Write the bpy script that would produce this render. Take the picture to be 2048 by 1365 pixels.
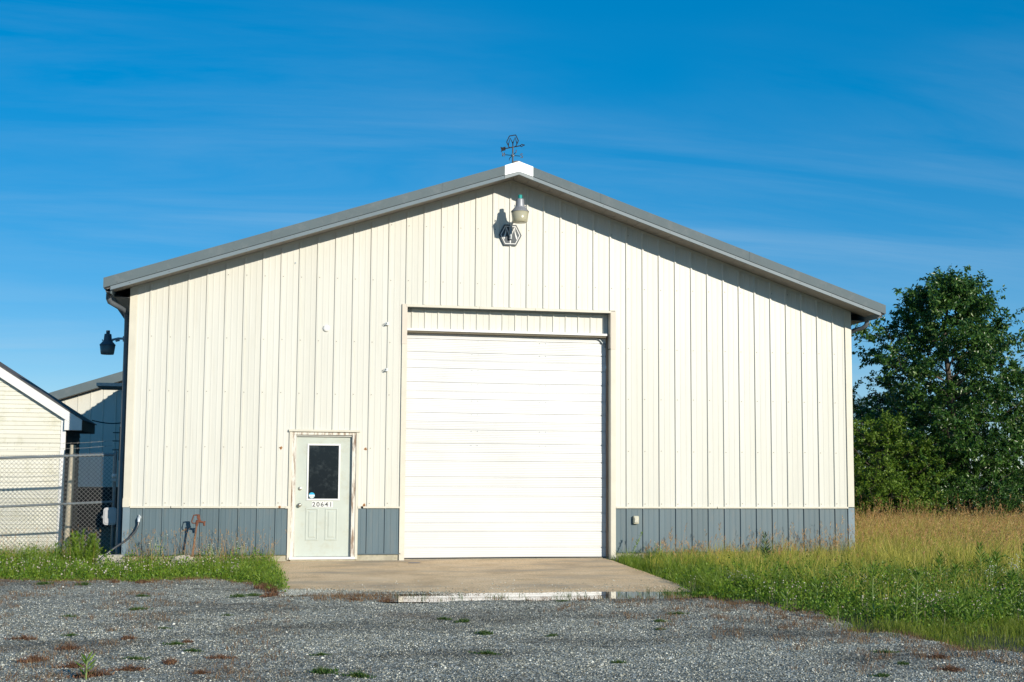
import bpy, math, random
import numpy as np
from mathutils import Vector, Matrix
R = math.radians
random.seed(4)
rng = np.random.default_rng(11)
for o in list(bpy.data.objects):
    bpy.data.objects.remove(o)
S = bpy.context.scene
COL = S.collection

# ------------------------------------------------------------------ camera
cam_d = bpy.data.cameras.new('camera')
cam = bpy.data.objects.new('camera', cam_d)
COL.objects.link(cam)
cam_d.sensor_width = 36.0
cam_d.lens = 2667 / 2048 * 36
cam_d.clip_start = 0.1
cam_d.clip_end = 6000
yaw, pit, rol = R(11.951), R(5.598), R(-0.373)
fw = Vector((math.sin(yaw), math.cos(yaw), 0))
rt = Vector((math.cos(yaw), -math.sin(yaw), 0))
up = Vector((0, 0, 1))
F = fw * math.cos(pit) + up * math.sin(pit)
U = -fw * math.sin(pit) + up * math.cos(pit)
Rc = rt * math.cos(rol) - U * math.sin(rol)
Uc = rt * math.sin(rol) + U * math.cos(rol)
M = Matrix((Rc, Uc, -F)).transposed().to_4x4()
M.translation = Vector((1.322, -22.759, 1.504))
cam.matrix_world = M
S.camera = cam

# ------------------------------------------------------------------ sky, sun, exposure
SUN_AZ, SUN_EL = R(25.5), R(17.6)        # azimuth to the right of the facade's normal
w = bpy.data.worlds.new('World')
S.world = w
w.use_nodes = True
nt = w.node_tree
nt.nodes.clear()
def wn(t, **k):
    n = nt.nodes.new(t)
    for a, b in k.items():
        setattr(n, a, b)
    return n
sky = wn('ShaderNodeTexSky', sky_type='NISHITA', sun_disc=False)
sky.sun_elevation = SUN_EL
sky.sun_rotation = R(180) - SUN_AZ
sky.altitude = 100
sky.air_density = 0.7
sky.dust_density = 0.0
sky.ozone_density = 4.0
gm = wn('ShaderNodeGamma')
gm.inputs['Gamma'].default_value = 0.5
nt.links.new(sky.outputs[0], gm.inputs['Color'])
hs = wn('ShaderNodeHueSaturation')
hs.inputs['Saturation'].default_value = 1.92
hs.inputs['Value'].default_value = 2.2
nt.links.new(gm.outputs[0], hs.inputs['Color'])
tc = wn('ShaderNodeTexCoord')
sep = wn('ShaderNodeSeparateXYZ')
nt.links.new(tc.outputs['Generated'], sep.inputs[0])
def wm(op, a, b=None):
    n = wn('ShaderNodeMath', operation=op)
    for i, v in enumerate((a, b)):
        if v is None: continue
        if isinstance(v, (int, float)): n.inputs[i].default_value = v
        else: nt.links.new(v, n.inputs[i])
    return n.outputs[0]
zz = wm('ADD', wm('MAXIMUM', sep.outputs['Z'], 0.0), 0.12)
cmb = wn('ShaderNodeCombineXYZ')
nt.links.new(wm('DIVIDE', sep.outputs['X'], zz), cmb.inputs[0])
nt.links.new(wm('DIVIDE', sep.outputs['Y'], zz), cmb.inputs[1])
mp = wn('ShaderNodeMapping')
mp.inputs['Rotation'].default_value = (0, 0, R(5))
mp.inputs['Scale'].default_value = (0.30, 1.25, 1)
mp.inputs['Location'].default_value = (4.2, 2.5, 0)
nt.links.new(cmb.outputs[0], mp.inputs['Vector'])
n1 = wn('ShaderNodeTexNoise')
n1.inputs['Scale'].default_value = 1.5
n1.inputs['Detail'].default_value = 12
n1.inputs['Roughness'].default_value = 0.62
n1.inputs['Distortion'].default_value = 0.9
nt.links.new(mp.outputs[0], n1.inputs['Vector'])
n2 = wn('ShaderNodeTexNoise')
n2.inputs['Scale'].default_value = 0.42
n2.inputs['Detail'].default_value = 3
mp2 = wn('ShaderNodeMapping')
mp2.inputs['Location'].default_value = (2, 2, 0)
nt.links.new(cmb.outputs[0], mp2.inputs['Vector'])
nt.links.new(mp2.outputs[0], n2.inputs['Vector'])
r1 = wn('ShaderNodeValToRGB')
r1.color_ramp.elements[0].position = 0.42
r1.color_ramp.elements[1].position = 0.80
nt.links.new(n1.outputs[0], r1.inputs[0])
r2 = wn('ShaderNodeValToRGB')
r2.color_ramp.elements[0].position = 0.34
r2.color_ramp.elements[1].position = 0.66
nt.links.new(n2.outputs[0], r2.inputs[0])
fac = wm('MULTIPLY', wm('MULTIPLY', r1.outputs[0], r2.outputs[0]), 0.46)
mx = wn('ShaderNodeMixRGB')
mx.inputs['Color2'].default_value = (3.6, 4.9, 6.0, 1)
nt.links.new(fac, mx.inputs['Fac'])
nt.links.new(hs.outputs[0], mx.inputs['Color1'])
bg = wn('ShaderNodeBackground')
bg.inputs['Strength'].default_value = 0.112
nt.links.new(mx.outputs[0], bg.inputs['Color'])
wo = wn('ShaderNodeOutputWorld')
nt.links.new(bg.outputs[0], wo.inputs['Surface'])

sun_d = bpy.data.lights.new('sun', 'SUN')
sun_d.energy = 4.2
sun_d.angle = R(0.5)
sun_d.color = (1.0, 0.92, 0.78)
sun = bpy.data.objects.new('sun', sun_d)
COL.objects.link(sun)
sdir = Vector((math.sin(SUN_AZ) * math.cos(SUN_EL), -math.cos(SUN_AZ) * math.cos(SUN_EL), math.sin(SUN_EL)))
sun.rotation_euler = sdir.to_track_quat('Z', 'Y').to_euler()
sun.location = sdir * 60
vs = S.view_settings
vs.view_transform = 'Standard'
vs.look = 'None'
vs.exposure = 0.22
vs.gamma = 1.0
vs.use_curve_mapping = False
S.render.engine = 'CYCLES'

# ------------------------------------------------------------------ materials
MATS = {}
def nodes_of(name):
    m = bpy.data.materials.new(name)
    m.use_nodes = True
    t = m.node_tree
    b = t.nodes['Principled BSDF']
    return m, t, b
def ramp(t, src, stops, interp='LINEAR'):
    r = t.nodes.new('ShaderNodeValToRGB')
    r.color_ramp.interpolation = interp
    el = r.color_ramp.elements
    while len(el) < len(stops): el.new(0.5)
    for e, (p, c) in zip(el, stops):
        e.position = p
        e.color = (*c, 1) if len(c) == 3 else c
    t.links.new(src, r.inputs[0])
    return r.outputs[0]
def noise(t, scale, detail=4, rough=0.55, stretch=None, dist=0.0):
    c = t.nodes.new('ShaderNodeTexCoord')
    v = c.outputs['Object']
    if stretch:
        mpn = t.nodes.new('ShaderNodeMapping')
        mpn.inputs['Scale'].default_value = stretch
        t.links.new(v, mpn.inputs['Vector'])
        v = mpn.outputs[0]
    n = t.nodes.new('ShaderNodeTexNoise')
    n.inputs['Scale'].default_value = scale
    n.inputs['Detail'].default_value = detail
    n.inputs['Roughness'].default_value = rough
    n.inputs['Distortion'].default_value = dist
    t.links.new(v, n.inputs['Vector'])
    return n.outputs[0]
def mixc(t, fac, a, b, mode='MIX'):
    m = t.nodes.new('ShaderNodeMixRGB')
    m.blend_type = mode
    for i, v in ((0, fac), (1, a), (2, b)):
        if isinstance(v, (int, float)): m.inputs[i].default_value = v
        elif isinstance(v, tuple): m.inputs[i].default_value = (*v, 1)
        else: t.links.new(v, m.inputs[i])
    return m.outputs[0]
def bump(t, b, h, strength=0.3, dist=0.01):
    n = t.nodes.new('ShaderNodeBump')
    n.inputs['Strength'].default_value = strength
    n.inputs['Distance'].default_value = dist
    t.links.new(h, n.inputs['Height'])
    t.links.new(n.outputs[0], b.inputs['Normal'])
def mat(name, col, rough=0.5, metal=0.0, var=0.12, scale=6.0, stretch=None, spec=0.4, dirt=None, dirt_amt=0.3, bmp=0.0, bscale=30):
    """plain surface: colour with cloudy variation, optional dirt patches and fine relief"""
    if name in MATS: return MATS[name]
    m, t, b = nodes_of(name)
    n = noise(t, scale, 5, 0.6, stretch)
    lo = tuple(c * (1 - var) for c in col)
    hi = tuple(min(1, c * (1 + var)) for c in col)
    c = ramp(t, n, [(0.3, lo), (0.7, hi)])
    if dirt:
        d = noise(t, scale * 2.3, 8, 0.7, stretch)
        f = ramp(t, d, [(0.52, (0, 0, 0)), (0.75, (dirt_amt,) * 3)])
        c = mixc(t, f, c, dirt)
    t.links.new(c, b.inputs['Base Color'])
    b.inputs['Roughness'].default_value = rough
    b.inputs['Metallic'].default_value = metal
    b.inputs['Specular IOR Level'].default_value = spec
    if bmp:
        bump(t, b, noise(t, bscale, 6, 0.65, stretch), bmp, 0.01)
    MATS[name] = m
    return m
def leafmat(name, stops, transl=0.3, rough=0.5, tip=None):
    """foliage: each leaf or blade has its own random tint (attribute rnd); tip = colour of seed heads (attribute tip)"""
    if name in MATS: return MATS[name]
    m, t, b = nodes_of(name)
    a = t.nodes.new('ShaderNodeAttribute')
    a.attribute_name = 'rnd'
    c = ramp(t, a.outputs['Fac'], stops)
    if tip:
        a2 = t.nodes.new('ShaderNodeAttribute')
        a2.attribute_name = 'tip'
        c = mixc(t, a2.outputs['Fac'], c, tip)
    t.links.new(c, b.inputs['Base Color'])
    b.inputs['Roughness'].default_value = rough
    b.inputs['Specular IOR Level'].default_value = 0.35
    tr = t.nodes.new('ShaderNodeBsdfTranslucent')
    t.links.new(c, tr.inputs['Color'])
    ms = t.nodes.new('ShaderNodeMixShader')
    ms.inputs[0].default_value = transl
    t.links.new(b.outputs[0], ms.inputs[1])
    t.links.new(tr.outputs[0], ms.inputs[2])
    t.links.new(ms.outputs[0], t.nodes['Material Output'].inputs['Surface'])
    MATS[name] = m
    return m

CREAM = mat('cream_steel', (0.64, 0.63, 0.57), 0.36, var=0.04, scale=1.3, stretch=(3, 1, 0.3), dirt=(0.48, 0.43, 0.31), dirt_amt=0.2)
def per_panel(m, lo, hi):
    """each sheet has weathered a little differently"""
    t = m.node_tree
    b = t.nodes['Principled BSDF']
    src = b.inputs['Base Color'].links[0].from_socket
    oi = t.nodes.new('ShaderNodeObjectInfo')
    c = ramp(t, oi.outputs['Random'], [(0, (lo, lo, lo * .985)), (1, (hi, hi, hi))])
    t.links.new(mixc(t, 1.0, src, c, 'MULTIPLY'), b.inputs['Base Color'])
    bump(t, b, noise(t, 1.1, 3, .5, (1.5, 1, .6)), .25, .010)
per_panel(CREAM, .955, 1.02)
CREAM2 = mat('cream_trim', (0.635, 0.60, 0.50), 0.42, var=0.05, scale=3, dirt=(0.5, 0.42, 0.3), dirt_amt=0.22)
PINK = mat('faded_trim', (0.63, 0.56, 0.47), 0.5, var=0.05, scale=3)
SLATE = mat('slate_steel', (0.102, 0.150, 0.175), 0.42, var=0.06, scale=1.6, stretch=(3, 1, 0.5), dirt=(0.21, 0.20, 0.17), dirt_amt=0.4)
per_panel(SLATE, .93, 1.06)
SLATE2 = mat('slate_corner', (0.165, 0.23, 0.27), 0.45, var=0.08, scale=3, dirt=(0.3, 0.3, 0.28), dirt_amt=0.3)
GREY = mat('grey_fascia', (0.115, 0.150, 0.163), 0.62, spec=.2, var=0.05, scale=2, dirt=(0.28, 0.28, 0.28), dirt_amt=0.25)
GREYL = mat('sunlit_lip_grey', (0.19, 0.23, 0.245), 0.36, var=0.05, scale=2)  # fascia paint with the sun on its tilted face put into the colour
SOFF = mat('brown_soffit', (0.26, 0.235, 0.21), 0.6, var=0.1, scale=3)
GALV = mat('galvanised', (0.55, 0.59, 0.61), 0.4, 0.2, var=0.06, scale=8)
GALVD = mat('dull_galvanised', (0.30, 0.34, 0.36), 0.42, 0.5, var=0.15, scale=12)
GUTTER = mat('gutter_paint', (0.11, 0.125, 0.14), 0.35, var=0.1, scale=5)
ROOF = mat('grey_roof_steel', (0.17, 0.18, 0.19), 0.45, var=0.06, scale=2)
DARK = mat('dark_gap', (0.03, 0.03, 0.03), 0.8)
CONC = mat('concrete', (0.42, 0.39, 0.30), 0.9, var=0.2, scale=6, dirt=(0.16, 0.17, 0.08), dirt_amt=0.7, bmp=0.4)
WHITE = mat('white_paint', (0.76, 0.76, 0.74), 0.45, var=0.03, scale=5)
SCREW = mat('screw_steel', (0.10, 0.09, 0.08), 0.5, 0.4)
BLACKM = mat('black_iron', (0.010, 0.011, 0.014), 0.6, 0.0, spec=.15)
RUSTY = mat('rusty_iron', (0.15, 0.055, 0.03), 0.75, var=0.35, scale=25, dirt=(0.08, 0.03, 0.02), dirt_amt=0.7, bmp=0.4, bscale=90)
PIPE = mat('rusty_pipe', (0.22, 0.115, 0.07), 0.6, 0.2, var=0.3, scale=20, stretch=(1, 1, .3), dirt=(0.18, 0.08, 0.05), dirt_amt=0.6)

# ------------------------------------------------------------------ builders
ORG = {}
def thing(name, label, cat, loc=(0, 0, 0), group=None):
    o = bpy.data.objects.new(name, None)
    o.empty_display_size = 0.1
    COL.objects.link(o)
    o.location = loc
    ORG[o.name] = Vector(loc)
    o['label'] = label
    o['category'] = cat
    if group: o['group'] = group
    return o
def tag(o, label, cat=None, group=None, kind=None):
    o['label'] = label
    if cat: o['category'] = cat
    if group: o['group'] = group
    if kind: o['kind'] = kind
    return o
class MB:
    """collects faces in world coordinates; build() links them as one mesh object"""
    def __init__(s): s.v, s.f, s.sm = [], [], []
    def add(s, vs, fs, smooth=False):
        n = len(s.v)
        s.v += [tuple(v) for v in vs]
        s.f += [tuple(i + n for i in f) for f in fs]
        s.sm += [smooth] * len(fs)
        return s
    def box(s, x0, x1, y0, y1, z0, z1):
        v = [(x, y, z) for z in (z0, z1) for y in (y0, y1) for x in (x0, x1)]
        return s.add(v, [(0, 2, 3, 1), (4, 5, 7, 6), (0, 1, 5, 4), (2, 6, 7, 3), (0, 4, 6, 2), (1, 3, 7, 5)])
    def xz(s, poly, y0, y1):
        """outline in the XZ plane (counter-clockwise seen from -Y) given a thickness in Y"""
        n = len(poly)
        v = [(x, y0, z) for x, z in poly] + [(x, y1, z) for x, z in poly]
        f = [tuple(range(n)), tuple(range(2 * n - 1, n - 1, -1))]
        f += [(i, i + n, (i + 1) % n + n, (i + 1) % n) for i in range(n)]
        return s.add(v, f)
    def yz(s, poly, x0, x1):
        n = len(poly)
        v = [(x0, y, z) for y, z in poly] + [(x1, y, z) for y, z in poly]
        f = [tuple(range(n)), tuple(range(2 * n - 1, n - 1, -1))]
        f += [(i, i + n, (i + 1) % n + n, (i + 1) % n) for i in range(n)]
        return s.add(v, f)
    def tube(s, pts, r, n=8, smooth=True, cap=True, sq=None):
        pts = [Vector(p) for p in pts]
        rs = r if isinstance(r, (list, tuple)) else [r] * len(pts)
        rings, prev = [], None
        for i, p in enumerate(pts):
            d = (pts[min(i + 1, len(pts) - 1)] - pts[max(i - 1, 0)]).normalized()
            if prev is None:
                a = Vector((0, 0, 1)) if abs(d.z) < 0.9 else Vector((0, 1, 0))
                e1 = d.cross(a).normalized()
            else:
                e1 = (prev - d * prev.dot(d)).normalized()
            prev = e1
            e2 = d.cross(e1)
            ring = []
            for k in range(n):
                t = 2 * math.pi * (k + 0.5) / n
                ca, sa = math.cos(t), math.sin(t)
                if sq: ca, sa = ca * sq[0], sa * sq[1]
                ring.append(p + e1 * ca * rs[i] + e2 * sa * rs[i])
            rings.append(ring)
        v = [q for ring in rings for q in ring]
        f = []
        for i in range(len(pts) - 1):
            for k in range(n):
                a, b = i * n + k, i * n + (k + 1) % n
                f.append((a, b, b + n, a + n))
        s.add(v, f, smooth)
        if cap:
            s.add(rings[0], [tuple(range(n - 1, -1, -1))])
            s.add(rings[-1], [tuple(range(n))])
        return s
    def lathe(s, c, prof, n=20, smooth=True):
        v, f = [], []
        for r, z in prof:
            for k in range(n):
                t = 2 * math.pi * k / n
                v.append((c[0] + r * math.cos(t), c[1] + r * math.sin(t), c[2] + z))
        for i in range(len(prof) - 1):
            for k in range(n):
                a, b = i * n + k, i * n + (k + 1) % n
                f.append((a, b, b + n, a + n))
        s.add(v, f, smooth)
        s.add(v[:n], [tuple(range(n - 1, -1, -1))])
        s.add(v[-n:], [tuple(range(n))])
        return s
    def disc_y(s, x, z, y0, y1, r, n=16):
        return s.xz([(x + r * math.cos(2 * math.pi * k / n), z + r * math.sin(2 * math.pi * k / n)) for k in range(n)], y0, y1)
    def build(s, name, material, parent=None, origin=None, bevel=0):
        me = bpy.data.meshes.new(name)
        og = ORG[parent.name] if parent is not None else Vector(origin or (0, 0, 0))
        me.from_pydata([(x - og.x, y - og.y, z - og.z) for x, y, z in s.v], [], s.f)
        me.polygons.foreach_set('use_smooth', s.sm)
        me.materials.append(material)
        me.update()
        o = bpy.data.objects.new(name, me)
        COL.objects.link(o)
        if parent is not None: o.parent = parent
        else: o.location = og
        ORG[o.name] = og
        if bevel:
            b = o.modifiers.new('bevel', 'BEVEL')
            b.width = bevel
            b.segments = 2
            b.limit_method = 'ANGLE'
        return o
def npmesh(name, V, quads, tris, material, attrs=None, parent=None, smooth=False):
    """fast mesh from arrays; attrs: per-vertex float attributes; V in world coordinates"""
    og = ORG[parent.name] if parent is not None else Vector((0, 0, 0))
    V = np.asarray(V, np.float32) - np.array(og, np.float32)
    me = bpy.data.meshes.new(name)
    quads = np.asarray(quads, np.int32).reshape(-1, 4)
    tris = np.asarray(tris, np.int32).reshape(-1, 3)
    nl = quads.size + tris.size
    me.vertices.add(len(V))
    me.vertices.foreach_set('co', V.ravel())
    me.loops.add(nl)
    me.loops.foreach_set('vertex_index', np.concatenate([quads.ravel(), tris.ravel()]))
    me.polygons.add(len(quads) + len(tris))
    st = np.concatenate([np.arange(len(quads)) * 4, quads.size + np.arange(len(tris)) * 3]).astype(np.int32)
    me.polygons.foreach_set('loop_start', st)
    if smooth: me.polygons.foreach_set('use_smooth', np.ones(len(st), bool))
    for k, a in (attrs or {}).items():
        at = me.attributes.new(k, 'FLOAT', 'POINT')
        at.data.foreach_set('value', np.asarray(a, np.float32).ravel())
    me.materials.append(material)
    me.update(calc_edges=True)
    me.validate()
    o = bpy.data.objects.new(name, me)
    COL.objects.link(o)
    if parent is not None: o.parent = parent
    ORG[o.name] = og
    return o
def copy_tree(o, parent=None):
    c = o.copy()
    COL.objects.link(c)
    if parent is not None: c.parent = parent
    for ch in list(o.children): copy_tree(ch, c)
    return c
# ================================================================== GROUND
def snoise(x, y, s, seed=0):
    """smooth cheap noise, about -1..1"""
    r = np.random.default_rng(seed)
    out = np.zeros_like(np.asarray(x, float))
    for k in range(7):
        a = r.uniform(0, 2 * np.pi)
        fq = r.uniform(0.5, 1.7) / s
        out = out + np.sin((x * np.cos(a) + y * np.sin(a)) * fq * 2 * np.pi + r.uniform(0, 6.28))
    return out / 3.0
BXY = np.array([(-30., 8.6), (-18., 8.6), (-16., 8.6), (-13.2, 8.6), (-11.4, 8.0), (-10, 7.6), (-8.25, 7.75), (-6.9, 7.65), (-6.0, 7.4), (-5.2, 7.3)])
def xr(y):                                # right-hand edge of the gravel
    return np.interp(y, BXY[:, 0], BXY[:, 1])
def yb(x):                                # back edge of the gravel
    return np.interp(x, [-20, 1.2, 1.7, 2.05, 2.5, 30], [-2.5, -2.6, -3.5, -5.0, -5.3, -5.3])
def apron_z(x, y):
    return -0.0165 * np.clip(-np.asarray(y, float), 0, 9)
def gravel_z(x, y):
    x = np.asarray(x, float); y = np.asarray(y, float)
    z = -0.082 + 0.012 * snoise(x, y, 2.2, 3) + 0.005 * snoise(x, y, 0.5, 4)
    px = np.clip((x - 3.15) / 0.5, 0, 1) * np.clip((7.75 - x) / 0.35, 0, 1)
    pc = -5.68 + 0.10 * np.sin(x * 1.3) + 0.06 * np.sin(x * 3.1 + 1)
    z = z - 0.085 * px * np.exp(-((y - pc) / 0.44) ** 2)
    e = np.maximum(x - xr(y) - 0.25 * snoise(x, y, 1.3, 5), y - yb(x) - 0.18 * snoise(x, y, 1.1, 6))
    return z - 0.10 * np.clip(e / 0.7, 0, 1.6)
def sstep(x, a, b):
    q = np.clip((x - a) / (b - a), 0, 1); return q * q * (3 - 2 * q)
def grid(xs, ys, zf):
    X, Y = np.meshgrid(xs, ys)
    V = np.stack([X, Y, zf(X, Y)], -1).reshape(-1, 3)
    nx, ny = len(xs), len(ys)
    i, j = np.meshgrid(np.arange(nx - 1), np.arange(ny - 1))
    a = (j * nx + i).ravel()
    return V, np.stack([a, a + 1, a + 1 + nx, a + nx], -1)
# soil, out to the horizon
m, t, b = nodes_of('soil')
c = ramp(t, noise(t, 0.8, 8, 0.7), [(0.3, (0.035, 0.042, 0.016)), (0.5, (0.07, 0.062, 0.03)), (0.7, (0.10, 0.08, 0.045))])
t.links.new(c, b.inputs['Base Color'])
b.inputs['Roughness'].default_value = 0.95
bump(t, b, noise(t, 14, 8, 0.7), 0.7, 0.03)
SOIL = m
far = np.array([60, 100, 200, 500, 1200, 3000.])
xs = np.concatenate([-far[::-1], np.arange(-30, 45, 0.5), far + 0.0])
ys = np.concatenate([-far[::-1], np.arange(-32, 50, 0.5), far + 0.0])
V, Q = grid(xs, ys, lambda X, Y: -0.135 + 0.012 * snoise(X, Y, 3.0, 8) * (np.abs(X) < 50) * (np.abs(Y) < 50))
o = npmesh('ground', V, Q, [], SOIL, smooth=True)
tag(o, 'flat dark soil of the surrounding field', kind='structure')
# gravel
m, t, b = nodes_of('crushed_stone')
tcn = t.nodes.new('ShaderNodeTexCoord')
vo = t.nodes.new('ShaderNodeTexVoronoi')
vo.inputs['Scale'].default_value = 58
t.links.new(tcn.outputs['Object'], vo.inputs['Vector'])
sp = t.nodes.new('ShaderNodeSeparateColor')
t.links.new(vo.outputs['Color'], sp.inputs[0])
c = ramp(t, sp.outputs[0], [(0.0, (0.055, 0.056, 0.045)), (0.4, (0.185, 0.186, 0.15)), (0.7, (0.37, 0.368, 0.30)), (0.9, (0.56, 0.555, 0.47)), (1.0, (0.76, 0.74, 0.66))])
big = ramp(t, noise(t, 0.5, 7, 0.62, (.7, 1.5, 1)), [(0.34, (0.50, 0.49, 0.475)), (0.50, (1.05, 1.05, 1.05)), (.7, (1.3, 1.29, 1.27))])
c = mixc(t, 1.0, c, big, 'MULTIPLY')
dirtf = ramp(t, noise(t, 0.33, 8, 0.7), [(0.55, (0, 0, 0)), (0.72, (0.55,) * 3)])
c = mixc(t, dirtf, c, (0.13, 0.085, 0.055))
t.links.new(c, b.inputs['Base Color'])
b.inputs['Roughness'].default_value = 0.85
bump(t, b, vo.outputs['Distance'], 1.0, 0.02)
GRAV = m
V, Q = grid(np.arange(-16, 10.51, 0.1), np.arange(-30, -2.0, 0.1), gravel_z)
o = npmesh('gravel_yard', V, Q, [], GRAV, smooth=True)
tag(o, 'grey crushed stone yard in front of the barn', kind='structure')
# concrete apron
m, t, b = nodes_of('apron_concrete')
c = ramp(t, noise(t, 1.1, 9, 0.68), [(0.3, (0.50, 0.345, 0.19)), (0.5, (0.72, 0.515, 0.30)), (0.72, (0.80, 0.60, 0.38))])
speck = ramp(t, noise(t, 60, 4, 0.75), [(0.34, (0.5, 0.48, 0.45)), (0.5, (1, 1, 1)), (0.66, (1.3, 1.27, 1.2))])
c = mixc(t, 1.0, c, speck, 'MULTIPLY')
st = ramp(t, noise(t, 0.75, 6, 0.6, (0.5, 1.6, 1)), [(0.50, (0, 0, 0)), (0.68, (0.75,) * 3)])
c = mixc(t, st, c, (0.34, 0.28, 0.21))
t.links.new(c, b.inputs['Base Color'])
b.inputs['Roughness'].default_value = 0.9
bump(t, b, noise(t, 60, 5, 0.7), 0.5, 0.01)
APR = m
nx, ny = 70, 66
def apx(u, y): return 2.04 + u * (np.interp(y, [-5.3, 0], [7.62, 7.86]) - 2.04)
uu, yy = np.meshgrid(np.linspace(0, 1, nx), np.concatenate([np.linspace(-5.28, 0.0, ny - 1), [0.16]]))
X = apx(uu, yy)
Y = yy + np.where(yy < -5.2, 0.05 * snoise(X, X * 0, 0.9, 21), 0)
Zt = np.where(yy > -0.02, -0.004, apron_z(X, Y) + 0.003 * snoise(X, Y, 0.9, 22) - 0.028 * sstep(-Y, 4.95, 5.3))
V = np.stack([X, Y, Zt], -1).reshape(-1, 3)
i, j = np.meshgrid(np.arange(nx - 1), np.arange(ny - 1))
a = (j * nx + i).ravel()
Q = np.stack([a, a + 1, a + 1 + nx, a + nx], -1)
edge = np.concatenate([np.arange(nx), np.arange(1, ny) * nx + nx - 1, (ny - 1) * nx + np.arange(nx - 2, -1, -1), np.arange(ny - 2, 0, -1) * nx])
Vb = V[edge].copy(); Vb[:, 2] = -0.22
n0 = len(V); k = len(edge)
Qs = np.stack([edge, n0 + np.arange(k), n0 + (np.arange(k) + 1) % k, np.roll(edge, -1)], -1)
o = npmesh('concrete_apron', np.vstack([V, Vb]), np.vstack([Q, Qs]), [], APR)
tag(o, 'tan concrete apron sloping from the garage door', kind='structure')
# puddle
m, t, b = nodes_of('puddle_water')
b.inputs['Base Color'].default_value = (0.035, 0.035, 0.028, 1)
b.inputs['Roughness'].default_value = 0.02
b.inputs['IOR'].default_value = 1.33
b.inputs['Specular IOR Level'].default_value = 0.5
b.inputs['Coat Weight'].default_value = 1.0
b.inputs['Coat Roughness'].default_value = 0.01
bump(t, b, noise(t, 3.0, 2, 0.5), 0.02, 0.01)
WATER = m
ang = np.linspace(0, 2 * np.pi, 60, endpoint=False)
mb = MB()
mb.add([(5.2 + 2.75 * math.cos(a), -5.75 + 0.62 * math.sin(a), -0.098) for a in ang], [tuple(range(60))])
o = mb.build('puddle', WATER)
tag(o, 'shallow rain puddle along the edge of the apron', kind='structure')
# ================================================================== THE BARN
XC, MS = 6.115, 0.3337                    # ridge position and roof slope (4 in 12)
L = 15.5
def soff(x): return 6.648 - MS * abs(x - XC)
def rtop(x): return 6.845 - MS * abs(x - XC)
barn = thing('pole_barn', 'large cream steel barn with slate wainscot and a white overhead door', 'barn', (6.115, 0, 0))
XL, XR_ = -0.324, 12.55
G0, G1, GZ = 4.285, 7.935, 4.33           # garage opening
D0, D1, DZ = 2.40, 3.42, 2.12             # entry door opening
# wall core behind the steel
mb = MB()
mb.xz([(XL + .03, .1), (D0, .1), (D0, soff(D0)), (XL + .03, soff(XL + .03))], 0.012, 0.1)
mb.xz([(D0, DZ), (D1, DZ), (D1, soff(D1)), (D0, soff(D0))], 0.012, 0.1)
mb.xz([(D1, .1), (G0, .1), (G0, soff(G0)), (D1, soff(D1))], 0.012, 0.1)
mb.xz([(G0, GZ), (G1, GZ), (G1, soff(G1)), (XC, soff(XC)), (G0, soff(G0))], 0.012, 0.1)
mb.xz([(G1, .1), (XR_ - .03, .1), (XR_ - .03, soff(XR_ - .03)), (G1, soff(G1))], 0.012, 0.1)
mb.build('wall_core', DARK, barn)
# side and rear walls (ribbed)
def ribbed(mb, a, bnd, place, z0, z1, pitch=0.3048):
    k = a
    pr = []
    while k < bnd - 1e-6:
        for dx, dy in ((-.02, 0), (-.011, .02), (.011, .02), (.02, 0)):
            if a <= k + dx <= bnd: pr.append((k + dx, dy))
        k += pitch
    pr.append((bnd, 0))
    v = [place(s, h, z) for s, h in pr for z in (z0, z1)]
    mb.add(v, [(2 * i, 2 * i + 2, 2 * i + 3, 2 * i + 1) for i in range(len(pr) - 1)])
for X0, sg in ((XL + .02, -1), (XR_ - .02, 1)):
    mb = MB()
    ribbed(mb, 0.02, L, lambda s, h, z: (X0 + sg * h, s, z), 0.9, 4.45)
    mb.build('side_wall', CREAM, barn)
    mb = MB()
    ribbed(mb, 0.02, L, lambda s, h, z: (X0 + sg * h, s, z), 0.08, 0.9)
    mb.build('side_wainscot', SLATE, barn)
mb = MB()
mb.xz([(XL + .03, .1), (XR_ - .03, .1), (XR_ - .03, soff(XR_)), (XC, soff(XC)), (XL + .03, soff(XL))], L - .1, L - .02)
mb.build('rear_wall', CREAM, barn)
for bx in ((XL + .02, D0 - .02, 0.008, 0.25, -0.3, 0.098), (D1 + .02, G0 - .04, 0.008, 0.25, -0.3, 0.098), (G1 + .03, XR_ - .02, 0.008, 0.25, -0.3, 0.098), (XL + .03, XL + .25, 0.252, L - .03, -0.3, 0.098), (XR_ - .25, XR_ - .03, 0.252, L - .03, -0.3, 0.098)):
    mb = MB(); mb.box(*bx); mb.build('foundation', CONC, barn)
mb = MB(); mb.box(D0 - .02, D1 + .02, -0.03, 0.25, -0.3, 0.02)
mb.build('door_step', CONC, barn)
mb = MB(); mb.box(G0 - .04, G1 + .03, 0.165, 0.3, -0.3, 0.004)
mb.build('door_sill', CONC, barn)

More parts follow.
